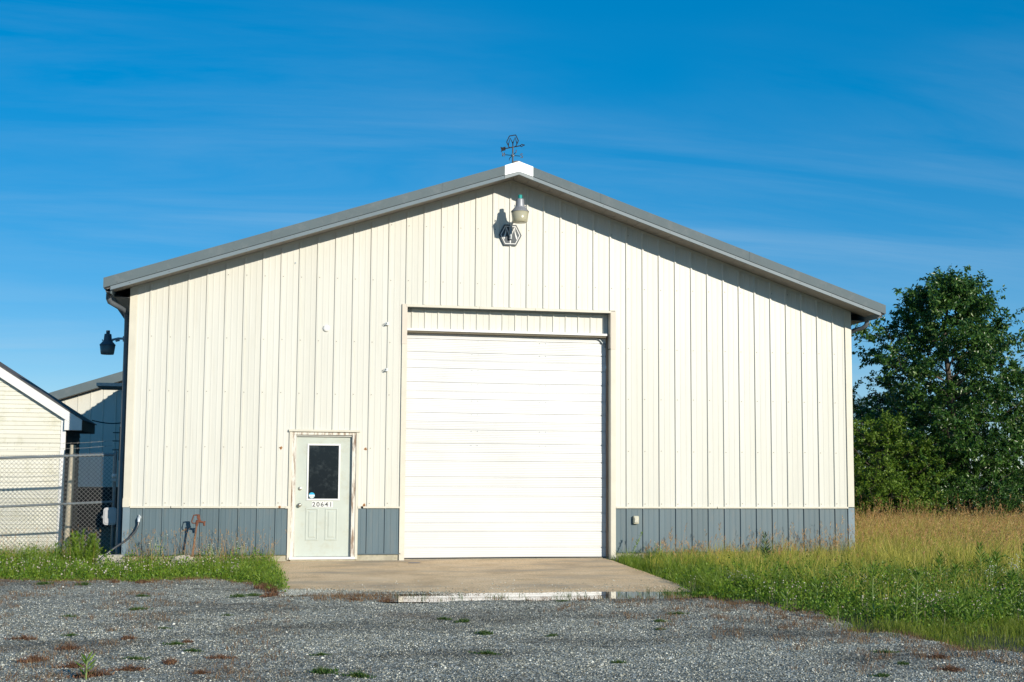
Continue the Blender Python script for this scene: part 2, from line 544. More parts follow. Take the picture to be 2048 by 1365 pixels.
# steel sheets: one part for each rib-to-rib strip
PROF = [(-.021, 0), (-.012, -.023), (.012, -.023), (.021, 0)]
for cmin in (.1016, .2032):
    PROF += [(cmin - .014, 0), (cmin - .008, -.0026), (cmin + .008, -.0026), (cmin + .014, 0)]
PROF += [(.2838, 0)]
def strip(mb, xk, a, bb, z0, zt, y=0.0, prof=PROF):
    px = [xk + p[0] for p in prof]; py = [p[1] for p in prof]
    a, bb = max(a, px[0]), min(bb, px[-1])
    if bb - a < .004: return False
    xs = sorted(set([a, bb] + [q for q in px if a < q < bb]))
    if zt is soff and a < XC < bb: xs = sorted(set(xs + [XC]))
    pts = [(q, float(np.interp(q, px, py))) for q in xs]
    zf = zt if callable(zt) else (lambda q: zt)
    v = []
    for q, h in pts: v += [(q, y + h, z0), (q, y + h, zf(q) - .004 if callable(zt) else zf(q))]
    mb.add(v, [(2 * i, 2 * i + 2, 2 * i + 3, 2 * i + 1) for i in range(len(pts) - 1)])
    return True
SEG = [(XL + .06, D0 - .075, .905, soff), (D0 - .075, D1 + .075, 2.17, soff), (D1 + .075, G0 - .085, .905, soff), (G0 - .085, G1 + .085, 4.375, soff), (G1 + .085, XR_ - .09, .905, soff)]
WSEG = [(XL + .1, D0 - .075), (D1 + .075, G0 - .085), (G1 + .085, XR_ - .1)]
screws = MB()
for k in range(-1, 42):
    xk = k * .3048
    mb = MB(); ok = False
    for a, bb, z0, zt in SEG: ok = strip(mb, xk, a, bb, z0, zt) or ok
    if ok: mb.build('wall_panel', CREAM, barn)
    mb = MB(); ok = False
    for a, bb in WSEG: ok = strip(mb, xk, a, bb, .115, .872) or ok
    if ok: mb.build('wainscot_panel', SLATE, barn)
    for z in (.955, 1.88, 2.80, 3.70, 4.78, 5.75):
        x = xk + .031
        if z > soff(x) - .1 or x < XL + .05 or x > XR_ - .05: continue
        if D0 - .1 < x < D1 + .1 and z < 2.2: continue
        if G0 - .1 < x < G1 + .1 and z < 4.4: continue
        screws.disc_y(x, z + random.uniform(-.006, .006), -.009, .001, .0068, 6)
o = screws.build('screws', SCREW, barn); o['kind'] = 'stuff'
# trims
def part(name, mtl, *boxes, parent=barn, bevel=0):
    mb = MB()
    for bx in boxes: mb.box(*bx)
    return mb.build(name, mtl, parent, bevel=bevel)
for x0, x1 in ((XL - .006, XL + .105), (XR_ - .115, XR_ + .006)):
    mb = MB(); zt0 = min(soff(x0), soff(x1)) - .006
    mb.xz([(x0, .9), (x1, .9), (x1, soff(x1) - .006), (x0, soff(x0) - .006)], -.026, .012)
    mb.build('corner_trim', CREAM2, barn)
    part('corner_base', SLATE2, (x0, x1, -.024, .012, .10, .888))
part('corner_patch', CREAM2, (XL - .014, XL + .09, -.034, -.0265, .888, 1.03))
for x0, x1 in ((XL + .1, 0.42), (0.43, D0 - .12), (D1 + .16, G0 - .087), (G1 + .087, 9.9), (9.91, XR_ - .115)):
    part('belt_trim', CREAM2, (x0, x1, -.034, .0, .873, .905), bevel=.004)
part('belt_patch', CREAM2, (D0 - .118, D0 - .066, -.036, .0, .868, .908))
part('belt_patch', CREAM2, (D1 + .068, D1 + .12, -.036, .0, .868, .908))
for x0, x1 in ((XL + .1, D0 - .078), (D1 + .078, G0 - .06), (G1 + .087, XR_ - .11)):
    part('base_flashing', SLATE, (x0, x1, -.03, .01, .100, .114))
mb = MB()
for s0, s1 in ((XL + .02, XC), (XC, XR_ - .02)):
    mb.xz([(s0, soff(s0) - .045), (s1, soff(s1) - .045), (s1, soff(s1) - .003), (s0, soff(s0) - .003)], -.03, -.022)
mb.build('frieze_trim', CREAM2, barn)
# soffit boards under the rake
x = -0.66
while x < 12.88:
    x1 = min(x + .2, 12.9)
    mb = MB()
    xs = [x, x1 - .005] if not (x < XC < x1) else [x, XC, x1 - .005]
    v = []
    for q in xs: v += [(q, -.59, soff(q)), (q, -.012, soff(q)), (q, -.59, soff(q) + .012), (q, -.012, soff(q) + .012)]
    f = []
    for i in range(len(xs) - 1):
        a = 4 * i
        f += [(a, a + 1, a + 5, a + 4), (a + 2, a + 6, a + 7, a + 3), (a, a + 4, a + 6, a + 2), (a + 1, a + 3, a + 7, a + 5)]
    mb.add(v, f + [(0, 2, 3, 1), (len(v) - 4, len(v) - 3, len(v) - 1, len(v) - 2)])
    mb.build('soffit_board', SOFF, barn)
    x = x1
# fascia in lengths
def sl(x0, x1, top, bot, y0, y1, mb=None, tilt=0):
    mb = mb or MB()
    v = []
    for q in (x0, x1):
        zt, zb_ = rtop(q) + top, rtop(q) + bot
        v += [(q, y0 - tilt, zb_), (q, y1, zb_), (q, y0, zt), (q, y1, zt)]
    f = [(0, 4, 6, 2), (1, 3, 7, 5), (0, 1, 5, 4), (2, 6, 7, 3), (0, 2, 3, 1), (4, 5, 7, 6)]
    return mb.add(v, f)
for x0, x1 in ((-.712, 2.0), (2.003, 4.85), (4.853, 5.88), (6.35, 7.65), (7.653, 10.4), (10.403, 12.955)):
    sl(x0, x1, 0, -.162, -.612, -.585).build('rake_fascia', GREY, barn)
for x0, x1 in ((-.60, 2.3), (2.303, 5.88), (6.35, 9.2), (9.203, 12.86)):
    sl(x0, x1, -.170, -.232, -.604, -.585, tilt=.016).build('fascia_lip', GREYL, barn)
for x0, x1 in ((-.70, XC), (XC, 12.94)):
    sl(x0, x1, -.155, -.19, -.592, -.57).build('fascia_backing', DARK, barn)
fs = MB()
for x in np.arange(-.5, 12.8, .61):
    if 5.8 < x < 6.4: continue
    fs.disc_y(float(x), rtop(x) - .135, -.617, -.611, .006, 6)
    fs.disc_y(float(x) + .2, rtop(x + .2) - .20, -.622, -.60, .005, 6)
o = fs.build('fascia_screws', SCREW, barn); o['kind'] = 'stuff'
for x in (2.0, 4.85, 7.65, 10.4):
    sl(x - .07, x + .012, .001, -.163, -.6155, -.6122).build('fascia_lap', GREY, barn)
mb = MB()
a0, a1 = 5.865, 6.365
mb.xz([(a0, rtop(a0) - .168), (XC, rtop(XC) - .176), (a1, rtop(a1) - .168), (a1, rtop(a1) + .004), (XC, rtop(XC) + .004), (a0, rtop(a0) + .004)], -.618, -.58)
pk = mb.build('peak_cap', GALV, barn)
mb = MB(); mb.xz([(a0, rtop(a0) - .232), (XC, rtop(XC) - .228), (a1, rtop(a1) - .232), (a1, rtop(a1) - .176), (XC, rtop(XC) - .182), (a0, rtop(a0) - .176)], -.622, -.58)
mb.build('peak_lip', GREYL, barn)
mb = MB()
for sx in (-.13, .15): mb.disc_y(XC + sx, rtop(XC + sx) - .035, -.624, -.61, .007, 8)
mb.build('rivets', SCREW, pk)
# roof sheets
for s in (-1, 1):
    xe = -.70 if s < 0 else 12.945
    mb = MB()
    v = []
    for q in (xe, XC):
        for y in (-.586, L + .4):
            v += [(q, y, rtop(q) - .012), (q, y, rtop(q) - .06)]
    mb.add(v, [(0, 4, 6, 2), (1, 3, 7, 5), (0, 1, 5, 4), (2, 6, 7, 3), (0, 2, 3, 1), (4, 5, 7, 6)])
    rf = mb.build('roof', ROOF, barn)
    mb = MB()
    y = -.4
    while y < L + .3:
        v = []
        for q in (xe, XC - s * -.02 if s < 0 else XC + .02):
            for dy, dz in ((-.03, -.012), (-.012, .015), (.012, .015), (.03, -.012)):
                v.append((q, y + dy, rtop(q) + dz))
        mb.add(v, [(0, 4, 5, 1), (1, 5, 6, 2), (2, 6, 7, 3), (0, 1, 2, 3), (4, 7, 6, 5)])
        y += .3048
    mb.build('roof_ribs', ROOF, rf)
mb = MB()
for s in (-1, 1):
    mb.add([(XC, -.5, 6.868), (XC + s * .22, -.5, rtop(XC + .22) + .022), (XC + s * .22, L + .3, rtop(XC + .22) + .022), (XC, L + .3, 6.868)], [(0, 1, 2, 3)])
    mb.add([(XC, -.5, 6.858), (XC + s * .22, -.5, rtop(XC + .22) + .012), (XC + s * .22, L + .3, rtop(XC + .22) + .012), (XC, L + .3, 6.858)], [(3, 2, 1, 0)])
rc = mb.build('ridge_cap', ROOF, barn)
mb = MB()
mb.lathe((XC, -.42, 6.83), [(.07, 0), (.10, .015), (.085, .05), (.05, .062), (.0, .065)], 12)
mb.build('ridge_closure', mat('closure_foam', (0.24, 0.2, 0.17), 0.9, var=.3, scale=30), rc)
# eave soffits, gutters, downspouts
for X0, X1, XG0, XG1 in ((-.60, XL, -.71, -.602), (XR_, 12.84, 12.842, 12.95)):
    zz0 = 4.33
    part('eave_soffit', SOFF, (X0 + .003, X1 - .003, .0, L + .3, zz0, zz0 + .012))
    part('eave_board', GREY, (X0 if X0 < 0 else X1 - .02, X0 + .02 if X0 < 0 else X1, -.56, L + .3, zz0 - .01, zz0 + .18))
    out = XG0 if X0 < 0 else XG1
    inn = XG1 if X0 < 0 else XG0
    mb = MB()
    d = 1 if out < inn else -1
    prof = [(inn, 4.47), (inn, 4.345), (out + d * .035, 4.345), (out + d * .02, 4.40), (out, 4.45), (out, 4.475), (out + d * .012, 4.475), (out + d * .012, 4.452), (out + d * .032, 4.402), (out + d * .042, 4.357), (inn - d * .008, 4.357), (inn - d * .008, 4.47)]
    if d < 0: prof = prof[::-1]
    mb.xz(prof, -.54, L + .3)
    mb.build('gutter', GUTTER, barn)
mb = MB()
mb.tube([(-.655, -.22, 4.36), (-.655, -.22, 4.28), (-.635, -.19, 4.23), (-.50, .04, 4.17), (-.42, .18, 4.13), (-.39, .24, 4.07), (-.385, .25, 3.95), (-.385, .25, .12), (-.40, .22, .05)], .045, 8, sq=(1.0, 1.0))
mb.build('downspout', GUTTER, barn)
mb = MB()
mb.tube([(12.86, -.06, 4.36), (12.86, -.06, 4.31), (12.845, -.05, 4.25), (12.80, .0, 4.205), (12.70, .12, 4.175), (12.63, .2, 4.13), (12.60, .25, 4.03), (12.60, .25, .1)], .042, 8)
mb.build('downspout', GUTTER, barn)
# little flat canopy on the left side wall
part('side_canopy', GALVD, (-1.10, XL, 3.0, 4.3, 3.04, 3.10))

# ---------------- overhead door
part('door_jamb_trim', CREAM2, (G0 - .085, G0, -.03, .02, -.01, 3.68), (G0 - .003, G0 + .004, -.028, .15, -.01, 3.68))
part('door_jamb_trim', PINK, (G0 - .088, G0 + .001, -.034, .02, 3.682, 4.375))
part('door_jamb_trim', CREAM2, (G1, G1 + .085, -.03, .02, -.01, 3.68), (G1 - .006, G1 + .003, -.028, .12, -.01, 3.68))
part('door_jamb_trim', PINK, (G1 - .002, G1 + .088, -.034, .02, 3.682, 4.36), (G1 - .01, G1 - .002, -.03, .12, 3.70, 4.33))
for x0, x1 in ((G0 - .02, 5.55), (5.552, 6.55), (6.552, G1 + .0)):
    part('header_trim', CREAM2, (x0, x1, -.038, .02, GZ - .002, GZ + .04), bevel=.003)
part('header_return', GREY, (G0 + .003, G1 - .011, .02, .19, GZ - .012, GZ - .003))
WOODB = mat('bare_wood', (0.25, 0.19, 0.14), .8, var=.3, scale=9, stretch=(6, 6, .5))
part('jamb_board', WOODB, (G1 - .03, G1 + .02, .122, .195, 0, 3.93))
part('jamb_board', WOODB, (G0 - .02, G0 + .02, .152, .195, 0, 3.93))
part('jamb_backing', GREY, (G1 - .008, G1 + .05, .121, .2, 3.966, GZ - .013), (G0 - .05, G0 + .0025, .151, .2, 3.966, GZ - .013))
HP = [(-.018, 0), (-.011, -.018), (.011, -.018), (.018, 0), (.107, 0), (.112, -.003), (.122, -.003), (.127, 0), (.212, 0)]
xk = G0 - .12
while xk < G1:
    mb = MB()
    if strip(mb, xk, G0, G1 - .002, 3.965, GZ - .014, .175, HP): mb.build('header_panel', CREAM, barn)
    xk += .23
part('header_ledge', WHITE, (G0 + .006, G1 - .04, .055, .2, 3.925, 3.965), bevel=.004)
part('ledge_underside', mat('ledge_shade', (0.16, 0.14, 0.1), .8), (G0 + .01, G1 - .05, .08, .2, 3.895, 3.923))  # shadow band below the ledge, added as a dark strip
# door sections: each a shallow ribbed leaf
m, t, b = nodes_of('door_white')
c = ramp(t, noise(t, 1.2, 5, .6, (0.6, 1, 1)), [(.3, (.62, .625, .63)), (.7, (.69, .69, .69))])
dd = ramp(t, noise(t, 2.4, 8, .75, (.6, 1, 1.4)), [(.50, (0, 0, 0)), (.72, (.26,) * 3)])
c = mixc(t, dd, c, (.62, .56, .44))
t.links.new(c, b.inputs['Base Color'])
b.inputs['Roughness'].default_value = .4
tcn = t.nodes.new('ShaderNodeTexCoord')
wv = t.nodes.new('ShaderNodeTexWave')
wv.bands_direction = 'Z'
wv.inputs['Scale'].default_value = 10.5
t.links.new(tcn.outputs['Object'], wv.inputs['Vector'])
bump(t, b, wv.outputs['Fac'], .3, .005)
DOORW = m
per_panel(DOORW, .94, 1.01)
bump(t, b, wv.outputs['Fac'], .3, .005)
DY = .20
door = MB(); door.box(G0 + .002, G1 - .032, DY + .028, DY + .05, .02, 3.93)
gd = door.build('overhead_door', DARK, barn)
tag(gd, 'white sectional overhead door')
JZ = [.022, .62, 1.235, 1.835, 2.369, 2.897, 3.436, 3.93]
for i in range(7):
    z0, z1 = JZ[i] + .0015, JZ[i + 1] - .0015
    h = z1 - z0
    g = [z0, z0 + .27 * h - .011, z0 + .27 * h - .009, z0 + .27 * h + .009, z0 + .27 * h + .011, z0 + .73 * h - .011, z0 + .73 * h - .009, z0 + .73 * h + .009, z0 + .73 * h + .011, z1]
    dep = [0, 0, .017, .017, 0, 0, .017, .017, 0, 0]
    x0, x1 = G0 + .006, G1 - .034
    nx = 24
    v, f = [], []
    for q in range(nx + 1):
        x = x0 + (x1 - x0) * q / nx
        for z, d in zip(g, dep):
            wob = .003 * math.sin(x * 2.1 + i) + .002 * math.sin(x * 5 + 2 * i)
            v.append((x, DY + d + wob - .004, z - .006 * math.sin((x - x0) / (x1 - x0) * math.pi) * (1 if z > 2 else -.6)))
    n = len(g)
    for q in range(nx):
        for k in range(n - 1):
            a = q * n + k
            f.append((a, a + n, a + n + 1, a + 1))
    # top and bottom returns give the section its thickness
    for k, s in ((0, 1), (n - 1, -1)):
        base = len(v)
        for q in range(nx + 1):
            x, y, z = v[q * n + k]
            v.append((x, y + .03, z))
        for q in range(nx):
            e = (q * n + k, base + q, base + q + 1, (q + 1) * n + k)
            f.append(e if s > 0 else e[::-1])
    mb = MB(); mb.add(v, f)
    sec = mb.build('door_section', DOORW, gd)
    if i >= 3:
        mb = MB()
        for zf_ in (.27, .73):
            for x in (G0 + 1.18, G0 + 1.29, G0 + 2.40, G0 + 2.51, G0 + .03):
                mb.disc_y(x, z0 + zf_ * h - .022, DY - .012, DY + .002, .0075, 6)
        mb.build('bolts', GALVD, sec)
mb = MB(); mb.box(G0 + .01, G1 - .036, DY - .012, DY + .03, .004, .022)
mb.build('bottom_seal', mat('black_rubber', (.02, .02, .02), .7), gd)
mb = MB(); mb.tube([(G1 - .24, .17, 3.90), (G1 - .15, .17, 3.86), (G1 - .07, .17, 3.77), (G1 - .055, .17, 3.72)], .014, 6)
mb.build('door_track', GALVD, barn)
# ---------------- entry door
PALE = mat('pale_green_door', (0.49, 0.53, 0.475), .5, var=.05, scale=2, dirt=(.38, .33, .2), dirt_amt=.4)
m, t, b = nodes_of('weathered_frame')
f = ramp(t, noise(t, 7, 8, .7, (3, 3, .35)), [(.46, (0, 0, 0)), (.58, (1, 1, 1))])
wd = ramp(t, noise(t, 16, 6, .7, (3, 3, .2)), [(.35, (.17, .10, .06)), (.65, (.42, .33, .25))])
t.links.new(mixc(t, f, (.72, .69, .62), wd), b.inputs['Base Color'])
b.inputs['Roughness'].default_value = .8
bump(t, b, noise(t, 12, 6, .7, (3, 3, .25)), .5, .006)
WFR = m
part('door_trim', CREAM2, (D0 - .075, D0 - .028, -.028, .02, .02, 2.15), (D1 + .028, D1 + .075, -.028, .02, .02, 2.15))
part('door_header_cap', CREAM2, (D0 - .09, D1 + .09, -.05, .02, 2.152, 2.188), bevel=.005)
part('door_frame', WFR, (D0 - .027, D0 + .036, -.012, .06, .05, 2.10))
part('door_frame', WFR, (D1 - .036, D1 + .027, -.012, .06, .05, 2.10))
part('door_frame', WFR, (D0 - .027, D1 + .027, -.014, .06, 2.102, 2.145))
part('door_stop', mat('stop_paint', (.5, .5, .46), .6), (D0 + .036, D0 + .05, .02, .1, .06, 2.098), (D1 - .05, D1 - .036, .02, .1, .06, 2.098), (D0 + .05, D1 - .05, .02, .1, 2.075, 2.1))
part('threshold', WHITE, (D0 - .045, D1 + .03, -.06, .1, .022, .062), bevel=.006)
dx0, dx1, dz0, dz1, dy = D0 + .052, D1 - .052, .066, 2.073, .062
mb = MB()
wx0, wx1, wz0, wz1 = 2.655, 3.165, 1.02, 1.93
for bx in ((dx0, wx0, dz0, dz1), (wx1, dx1, dz0, dz1), (wx0, wx1, wz1, dz1), (wx0, wx1, dz0, wz0)):
    mb.box(bx[0], bx[1], dy, dy + .04, bx[2], bx[3])
ed = mb.build('entry_door', PALE, barn)
tag(ed, 'pale green entry door with a half window')
def ringf(mb, x0, x1, z0, z1, wd_, y0, y1):
    mb.box(x0, x1, y0, y1, z0, z0 + wd_); mb.box(x0, x1, y0, y1, z1 - wd_, z1)
    mb.box(x0, x0 + wd_, y0, y1, z0 + wd_, z1 - wd_); mb.box(x1 - wd_, x1, y0, y1, z0 + wd_, z1 - wd_)
mb = MB(); ringf(mb, 2.63, 3.19, 1.0, 1.955, .03, dy - .014, dy)
mb.build('window_frame', WHITE, ed, bevel=.004)
m, t, b = nodes_of('dark_glass')
gr = ramp(t, noise(t, 9, 9, .75), [(.5, (.008, .012, .016)), (.66, (.03, .038, .042)), (.8, (.09, .1, .1))])
t.links.new(gr, b.inputs['Base Color'])
b.inputs['Roughness'].default_value = .12
b.inputs['Specular IOR Level'].default_value = .35
GLASS = m
mb = MB(); mb.box(wx0, wx1, dy + .004, dy + .02, wz0, wz1)
pane = mb.build('pane', GLASS, ed)
for x0, x1 in ((2.62, 2.84), (2.945, 3.165)):
    mb = MB()
    z0, z1 = .33, .875
    o_ = [(x0, z0), (x1, z0), (x1, z1), (x0, z1)]
    rings = [(0, 0), (.018, -.007), (.034, .002), (.05, .002), (.066, -.006)]
    v = []
    for ins, dep in rings:
        v += [(x + (ins if x == x0 else -ins), dy - .001 + dep, z + (ins if z == z0 else -ins)) for x, z in o_]
    f = []
    for r_ in range(len(rings) - 1):
        for k in range(4):
            a, bq = r_ * 4 + k, r_ * 4 + (k + 1) % 4
            f.append((a, bq, bq + 4, a + 4))
    f.append((16, 17, 18, 19))
    mb.add(v, f)
    mb.build('door_panel', PALE, ed)
BRASS = mat('worn_nickel', (.55, .52, .45), .3, .8, var=.15, scale=30)
def along_y(mb, x, z, prof, n=16):
    v, f = [], []
    for r_, y in prof:
        for k in range(n):
            a = 2 * math.pi * k / n
            v.append((x + r_ * math.cos(a), y, z + r_ * math.sin(a)))
    for i in range(len(prof) - 1):
        for k in range(n):
            a, bq = i * n + k, i * n + (k + 1) % n
            f.append((a, bq, bq + n, a + n))
    mb.add(v, f, True); mb.add(v[-n:], [tuple(range(n))])
mb = MB(); along_y(mb, 2.520, .925, [(.034, dy), (.034, dy - .008), (.014, dy - .01), (.014, dy - .03), (.03, dy - .045), (.033, dy - .06), (.024, dy - .074), (.008, dy - .078)])
mb.build('door_knob', BRASS, ed)
mb = MB(); along_y(mb, 2.523, 1.20, [(.032, dy), (.031, dy - .014), (.024, dy - .02), (.012, dy - .021)])
mb.build('deadbolt', BRASS, ed)
# round sticker on the pane
mb = MB(); mb.disc_y(2.722, 1.085, dy + .001, dy + .003, .05, 24)
stk = mb.build('sticker', mat('sticker_blue', (.02, .38, .62), .4, var=.05), pane)
mb = MB()
arc = [(2.722 + .046 * math.cos(a), 1.085 + .046 * math.sin(a)) for a in np.linspace(R(165), R(375), 16)]
mb.xz(arc, dy - .0005, dy + .001)
mb.build('sticker_band', WHITE, stk)
mb = MB()
for q in range(5): mb.box(2.69 + q * .014, 2.699 + q * .014, dy - .002, dy - .0006, 1.052 + .004 * abs(q - 2), 1.062 + .004 * abs(q - 2))
mb.build('sticker_print', mat('print_green', (.05, .2, .22), .5), stk)
# house number
def text_mesh(ch, size, extrude):
    cu = bpy.data.curves.new('digit', 'FONT')
    cu.body = ch; cu.size = size; cu.extrude = extrude; cu.offset = size * .018
    ob = bpy.data.objects.new('tmp', cu)
    COL.objects.link(ob)
    dg = bpy.context.evaluated_depsgraph_get()
    me = bpy.data.meshes.new_from_object(ob.evaluated_get(dg))
    bpy.data.objects.remove(ob); bpy.data.curves.remove(cu)
    return me
INK = mat('number_ink', (.05, .055, .06), .6, var=.4, scale=60, dirt=(.5, .52, .48), dirt_amt=.6)
mb = MB()
for q in range(5): mb.box(2.728 + q * .071, 2.792 + q * .071, dy - .0025, dy, .886, .985)
mb.build('number_plates', WHITE, ed)
for q, ch in enumerate('20641'):
    me = text_mesh(ch, .108, .0006)
    me.materials.clear(); me.materials.append(INK)
    o = bpy.data.objects.new('digit', me)
    COL.objects.link(o)
    o.parent = ed
    o.rotation_euler = (R(90), 0, 0)
    o.location = Vector((2.731 + q * .071, dy - .0035, .899)) - ORG[barn.name]
# rust marks round old bolts
RUST = mat('rust_stain', (.42, .19, .05), .9, var=.4, scale=60)
def blotch(x, z, r_, y, seed):
    rr = random.Random(seed)
    pts = [(x + r_ * rr.uniform(.55, 1.1) * math.cos(a), z + r_ * rr.uniform(.6, 1.25) * math.sin(a)) for a in np.linspace(0, 2 * math.pi, 14, endpoint=False)]
    mb = MB(); mb.xz(pts, y, y + .0015)
    s_ = mb.build('rust_stain', RUST, barn)
    mb = MB(); mb.disc_y(x, z, y - .008, y - .0005, .011, 8)
    mb.build('old_bolt', SCREW, s_)
blotch(2.19, 1.875, .03, -.0022, 1)
blotch(3.607, 1.872, .028, -.0022, 2)
blotch(2.19, .893, .024, -.0365, 3)
blotch(3.60, .925, .03, -.0042, 4)
mb = MB(); mb.disc_y(XC - 4.34, 5.18, -.012, .0, .012, 8); mb.build('old_bolt', SCREW, barn)
mb = MB(); mb.disc_y(2.36, 5.02, -.014, .0, .014, 8); mb.build('old_bolt', GALVD, barn)
# ================================================================== THINGS ON THE BARN
def barn_light(nm, label, x, y, z, body, lens, cell, wall=None, arm_dir=(0, 1, 0), grp='barn lights'):
    t_ = thing(nm, label, 'lamp', (x, y, z), grp)
    mb = MB(); mb.lathe((x, y, z), [(.082, .275), (.070, .40), (.066, .415), (.0, .417)], 20); mb.build('housing', body, t_)
    mb = MB()
    v, f = [], []
    nfl = 48
    for r0, zz_ in ((.158, .187), (.152, .20), (.088, .272), (.085, .285)):
        for k in range(nfl):
            rr = r0 * (1 + (.018 if k % 2 else -.018) * (1 if r0 < .156 else 0))
            a = 2 * math.pi * k / nfl
            v.append((x + rr * math.cos(a), y + rr * math.sin(a), z + zz_))
    for i in range(3):
        for k in range(nfl):
            a, bq = i * nfl + k, i * nfl + (k + 1) % nfl
            f.append((a, bq, bq + nfl, a + nfl))
    mb.add(v, f); mb.build('reflector', body, t_)
    mb = MB(); mb.lathe((x, y, z), [(.0, .0), (.118, .002), (.128, .012), (.135, .05), (.152, .186), (.10, .19)], 28); mb.build('lens', lens, t_)
    mb = MB(); mb.lathe((x, y, z), [(.040, .417), (.037, .425), (.038, .478), (.033, .487), (.0, .488)], 16); mb.build('photocell', cell, t_)
    mb = MB()
    for sx in (-1, 1): mb.tube([(x + sx * .085, y - .02, z + .28), (x + sx * .105, y - .03, z + .30), (x + sx * .1, y - .03, z + .265)], .008, 6)
    mb.build('latches', GALVD, t_)
    return t_
LAMPB = mat('lamp_grey', (.30, .31, .33), .45, .3, var=.1, scale=12)
m, t, b = nodes_of('yellowed_lens')
b.inputs['Base Color'].default_value = (.50, .47, .33, 1)
b.inputs['Roughness'].default_value = .25
b.inputs['Transmission Weight'].default_value = .15
bump(t, b, noise(t, 60, 2, .5, (1, 1, .05)), .3, .004)
LENS = m
TEAL = mat('teal_plastic', (.015, .30, .27), .4)
lx, ly, lz = 6.165, -.48, 5.80
lm = barn_light('barn_light', 'grey barn light with a teal photocell under the gable peak', lx, ly, lz, LAMPB, LENS, TEAL)
mb = MB(); mb.tube([(lx, ly + .06, lz + .33), (lx - .01, ly + .14, lz + .30), (lx - .03, ly + .26, lz + .14), (6.09, -.09, lz + .02), (6.088, -.075, 5.64)], .022, 10)
mb.build('arm', GALV, lm)
mb = MB(); mb.tube([(6.085, -.08, 5.575), (6.085, -.08, 5.79)], .030, 12); mb.build('wall_bracket', mat('bracket_zinc', (.30, .32, .33), .4, .4), lm)
mb = MB(); mb.tube([(6.085, -.13, 5.70), (6.085, -.06, 5.70)], .012, 6); mb.tube([(6.085, -.13, 5.62), (6.085, -.06, 5.62)], .012, 6)
mb.build('bracket_bolts', GALVD, lm)
# hexagonal emblem behind the bracket
hx, hz = 6.088, 5.655
em = thing('hexagonal_emblem', 'slate hexagonal sign with a white letter M behind the gable light', 'sign', (hx, -.03, hz))
HEX = [(-.205, 0), (-.11, -.185), (.11, -.185), (.205, 0), (.11, .185), (-.11, .185)]
def scl(p, s): return [(hx + a * s, hz + b_ * s) for a, b_ in p]
SIGN = mat('sign_slate', (.05, .065, .08), .5, var=.1)
mb = MB(); mb.xz(scl(HEX, 1.0), -.04, -.021); mb.build('plate', SIGN, em)
mb = MB()
o_, i_ = scl(HEX, .865), scl(HEX, .795)
for k in range(6):
    kk = (k + 1) % 6
    mb.xz([o_[k], o_[kk], i_[kk], i_[k]], -.045, -.0402)
mb.build('white_border', WHITE, em)
def mstroke(mb, pts, off):
    mb.xz([(off[0] + a, off[1] + b_) for a, b_ in pts], off[2], off[3])
mb = MB()
for s in (-1, 1):
    leg = [(.070, .138), (.082, .138), (.086, .07), (.104, .01), (.126, -.045), (.112, -.085), (.090, -.02), (.075, .05)]
    inner = [(.070, .138), (.074, .12), (.030, .0), (.013, -.08), (.008, -.145), (.0, -.145), (.0, -.055), (.022, .03)]
    for p in (leg, inner):
        q = [(s * a, b_) for a, b_ in p]
        if s < 0: q = q[::-1]
        q = q[::-1]
        mstroke(mb, q, (hx, hz, -.0465, -.0405))
mb.build('letter_m', WHITE, em)
# second light, on the left side wall
l2 = barn_light('barn_light', 'dark barn light on a long arm off the shaded side wall above the fence', -1.10, 5.0, 3.79, mat('lamp_dark', (.10, .11, .13), .5, .2), mat('lens_dark', (.16, .16, .15), .3), mat('cell_dark', (.06, .065, .075), .5))
mb = MB(); mb.tube([(-1.03, 5.0, 4.085), (-.9, 5.0, 4.12), (XL + .03, 5.0, 4.12)], .024, 8); mb.build('arm', GALVD, l2)
mb = MB(); mb.tube([(-.80, 5.0, 4.06), (-.80, 5.0, 4.17)], .012, 6); mb.tube([(-.95, 5.0, 4.07), (-.87, 5.0, 4.09)], .022, 6); mb.build('clamp', GALVD, l2)
# weather vane on the ridge
vx, vy, vz = XC - .005, -.10, 6.84
wv_ = thing('weather_vane', 'black iron weather vane with a hexagon and arrow on the roof ridge', 'weather vane', (vx, vy, vz))
mb = MB(); mb.tube([(vx, vy, vz - .03), (vx, vy, vz + .40)], .013, 8); mb.build('pole', mat('pole_steel', (.07, .075, .08), .5), wv_)
mb = MB(); mb.lathe((vx, vy, vz + .235), [(.012, -.03), (.026, -.018), (.03, 0), (.026, .018), (.012, .03)], 10); mb.build('hub', GALVD, wv_)
def bar2(mb, a, bb, w0, y=vy, th=.006, w1=None):
    (x0, z0), (x1, z1) = a, bb
    d = Vector((x1 - x0, z1 - z0)).normalized()
    n_ = Vector((-d.y, d.x))
    w1 = w0 if w1 is None else w1
    p = [(x0 - n_.x * w0 / 2, z0 - n_.y * w0 / 2), (x1 - n_.x * w1 / 2, z1 - n_.y * w1 / 2), (x1 + n_.x * w1 / 2, z1 + n_.y * w1 / 2), (x0 + n_.x * w0 / 2, z0 + n_.y * w0 / 2)]
    mb.xz(p, y - th / 2, y + th / 2)
def vp(a, b_): return (vx + a, vz + b_)                 # metres from the base of the pole
mb = MB()
bar2(mb, vp(-.15, .345), vp(.145, .418), .018)
mb.xz([vp(-.215, .335), vp(-.205, .325), vp(-.215, .275), vp(-.19, .30), vp(-.13, .318), vp(-.135, .355), vp(-.13, .385), vp(-.19, .365), vp(-.22, .375)], vy - .003, vy + .003)
dm = [vp(.135, .413), vp(.16, .398), vp(.185, .422), vp(.215, .433), vp(.182, .436), vp(.16, .443)]
for k in range(6): bar2(mb, dm[k], dm[(k + 1) % 6], .014)
mb.build('arrow', BLACKM, wv_)
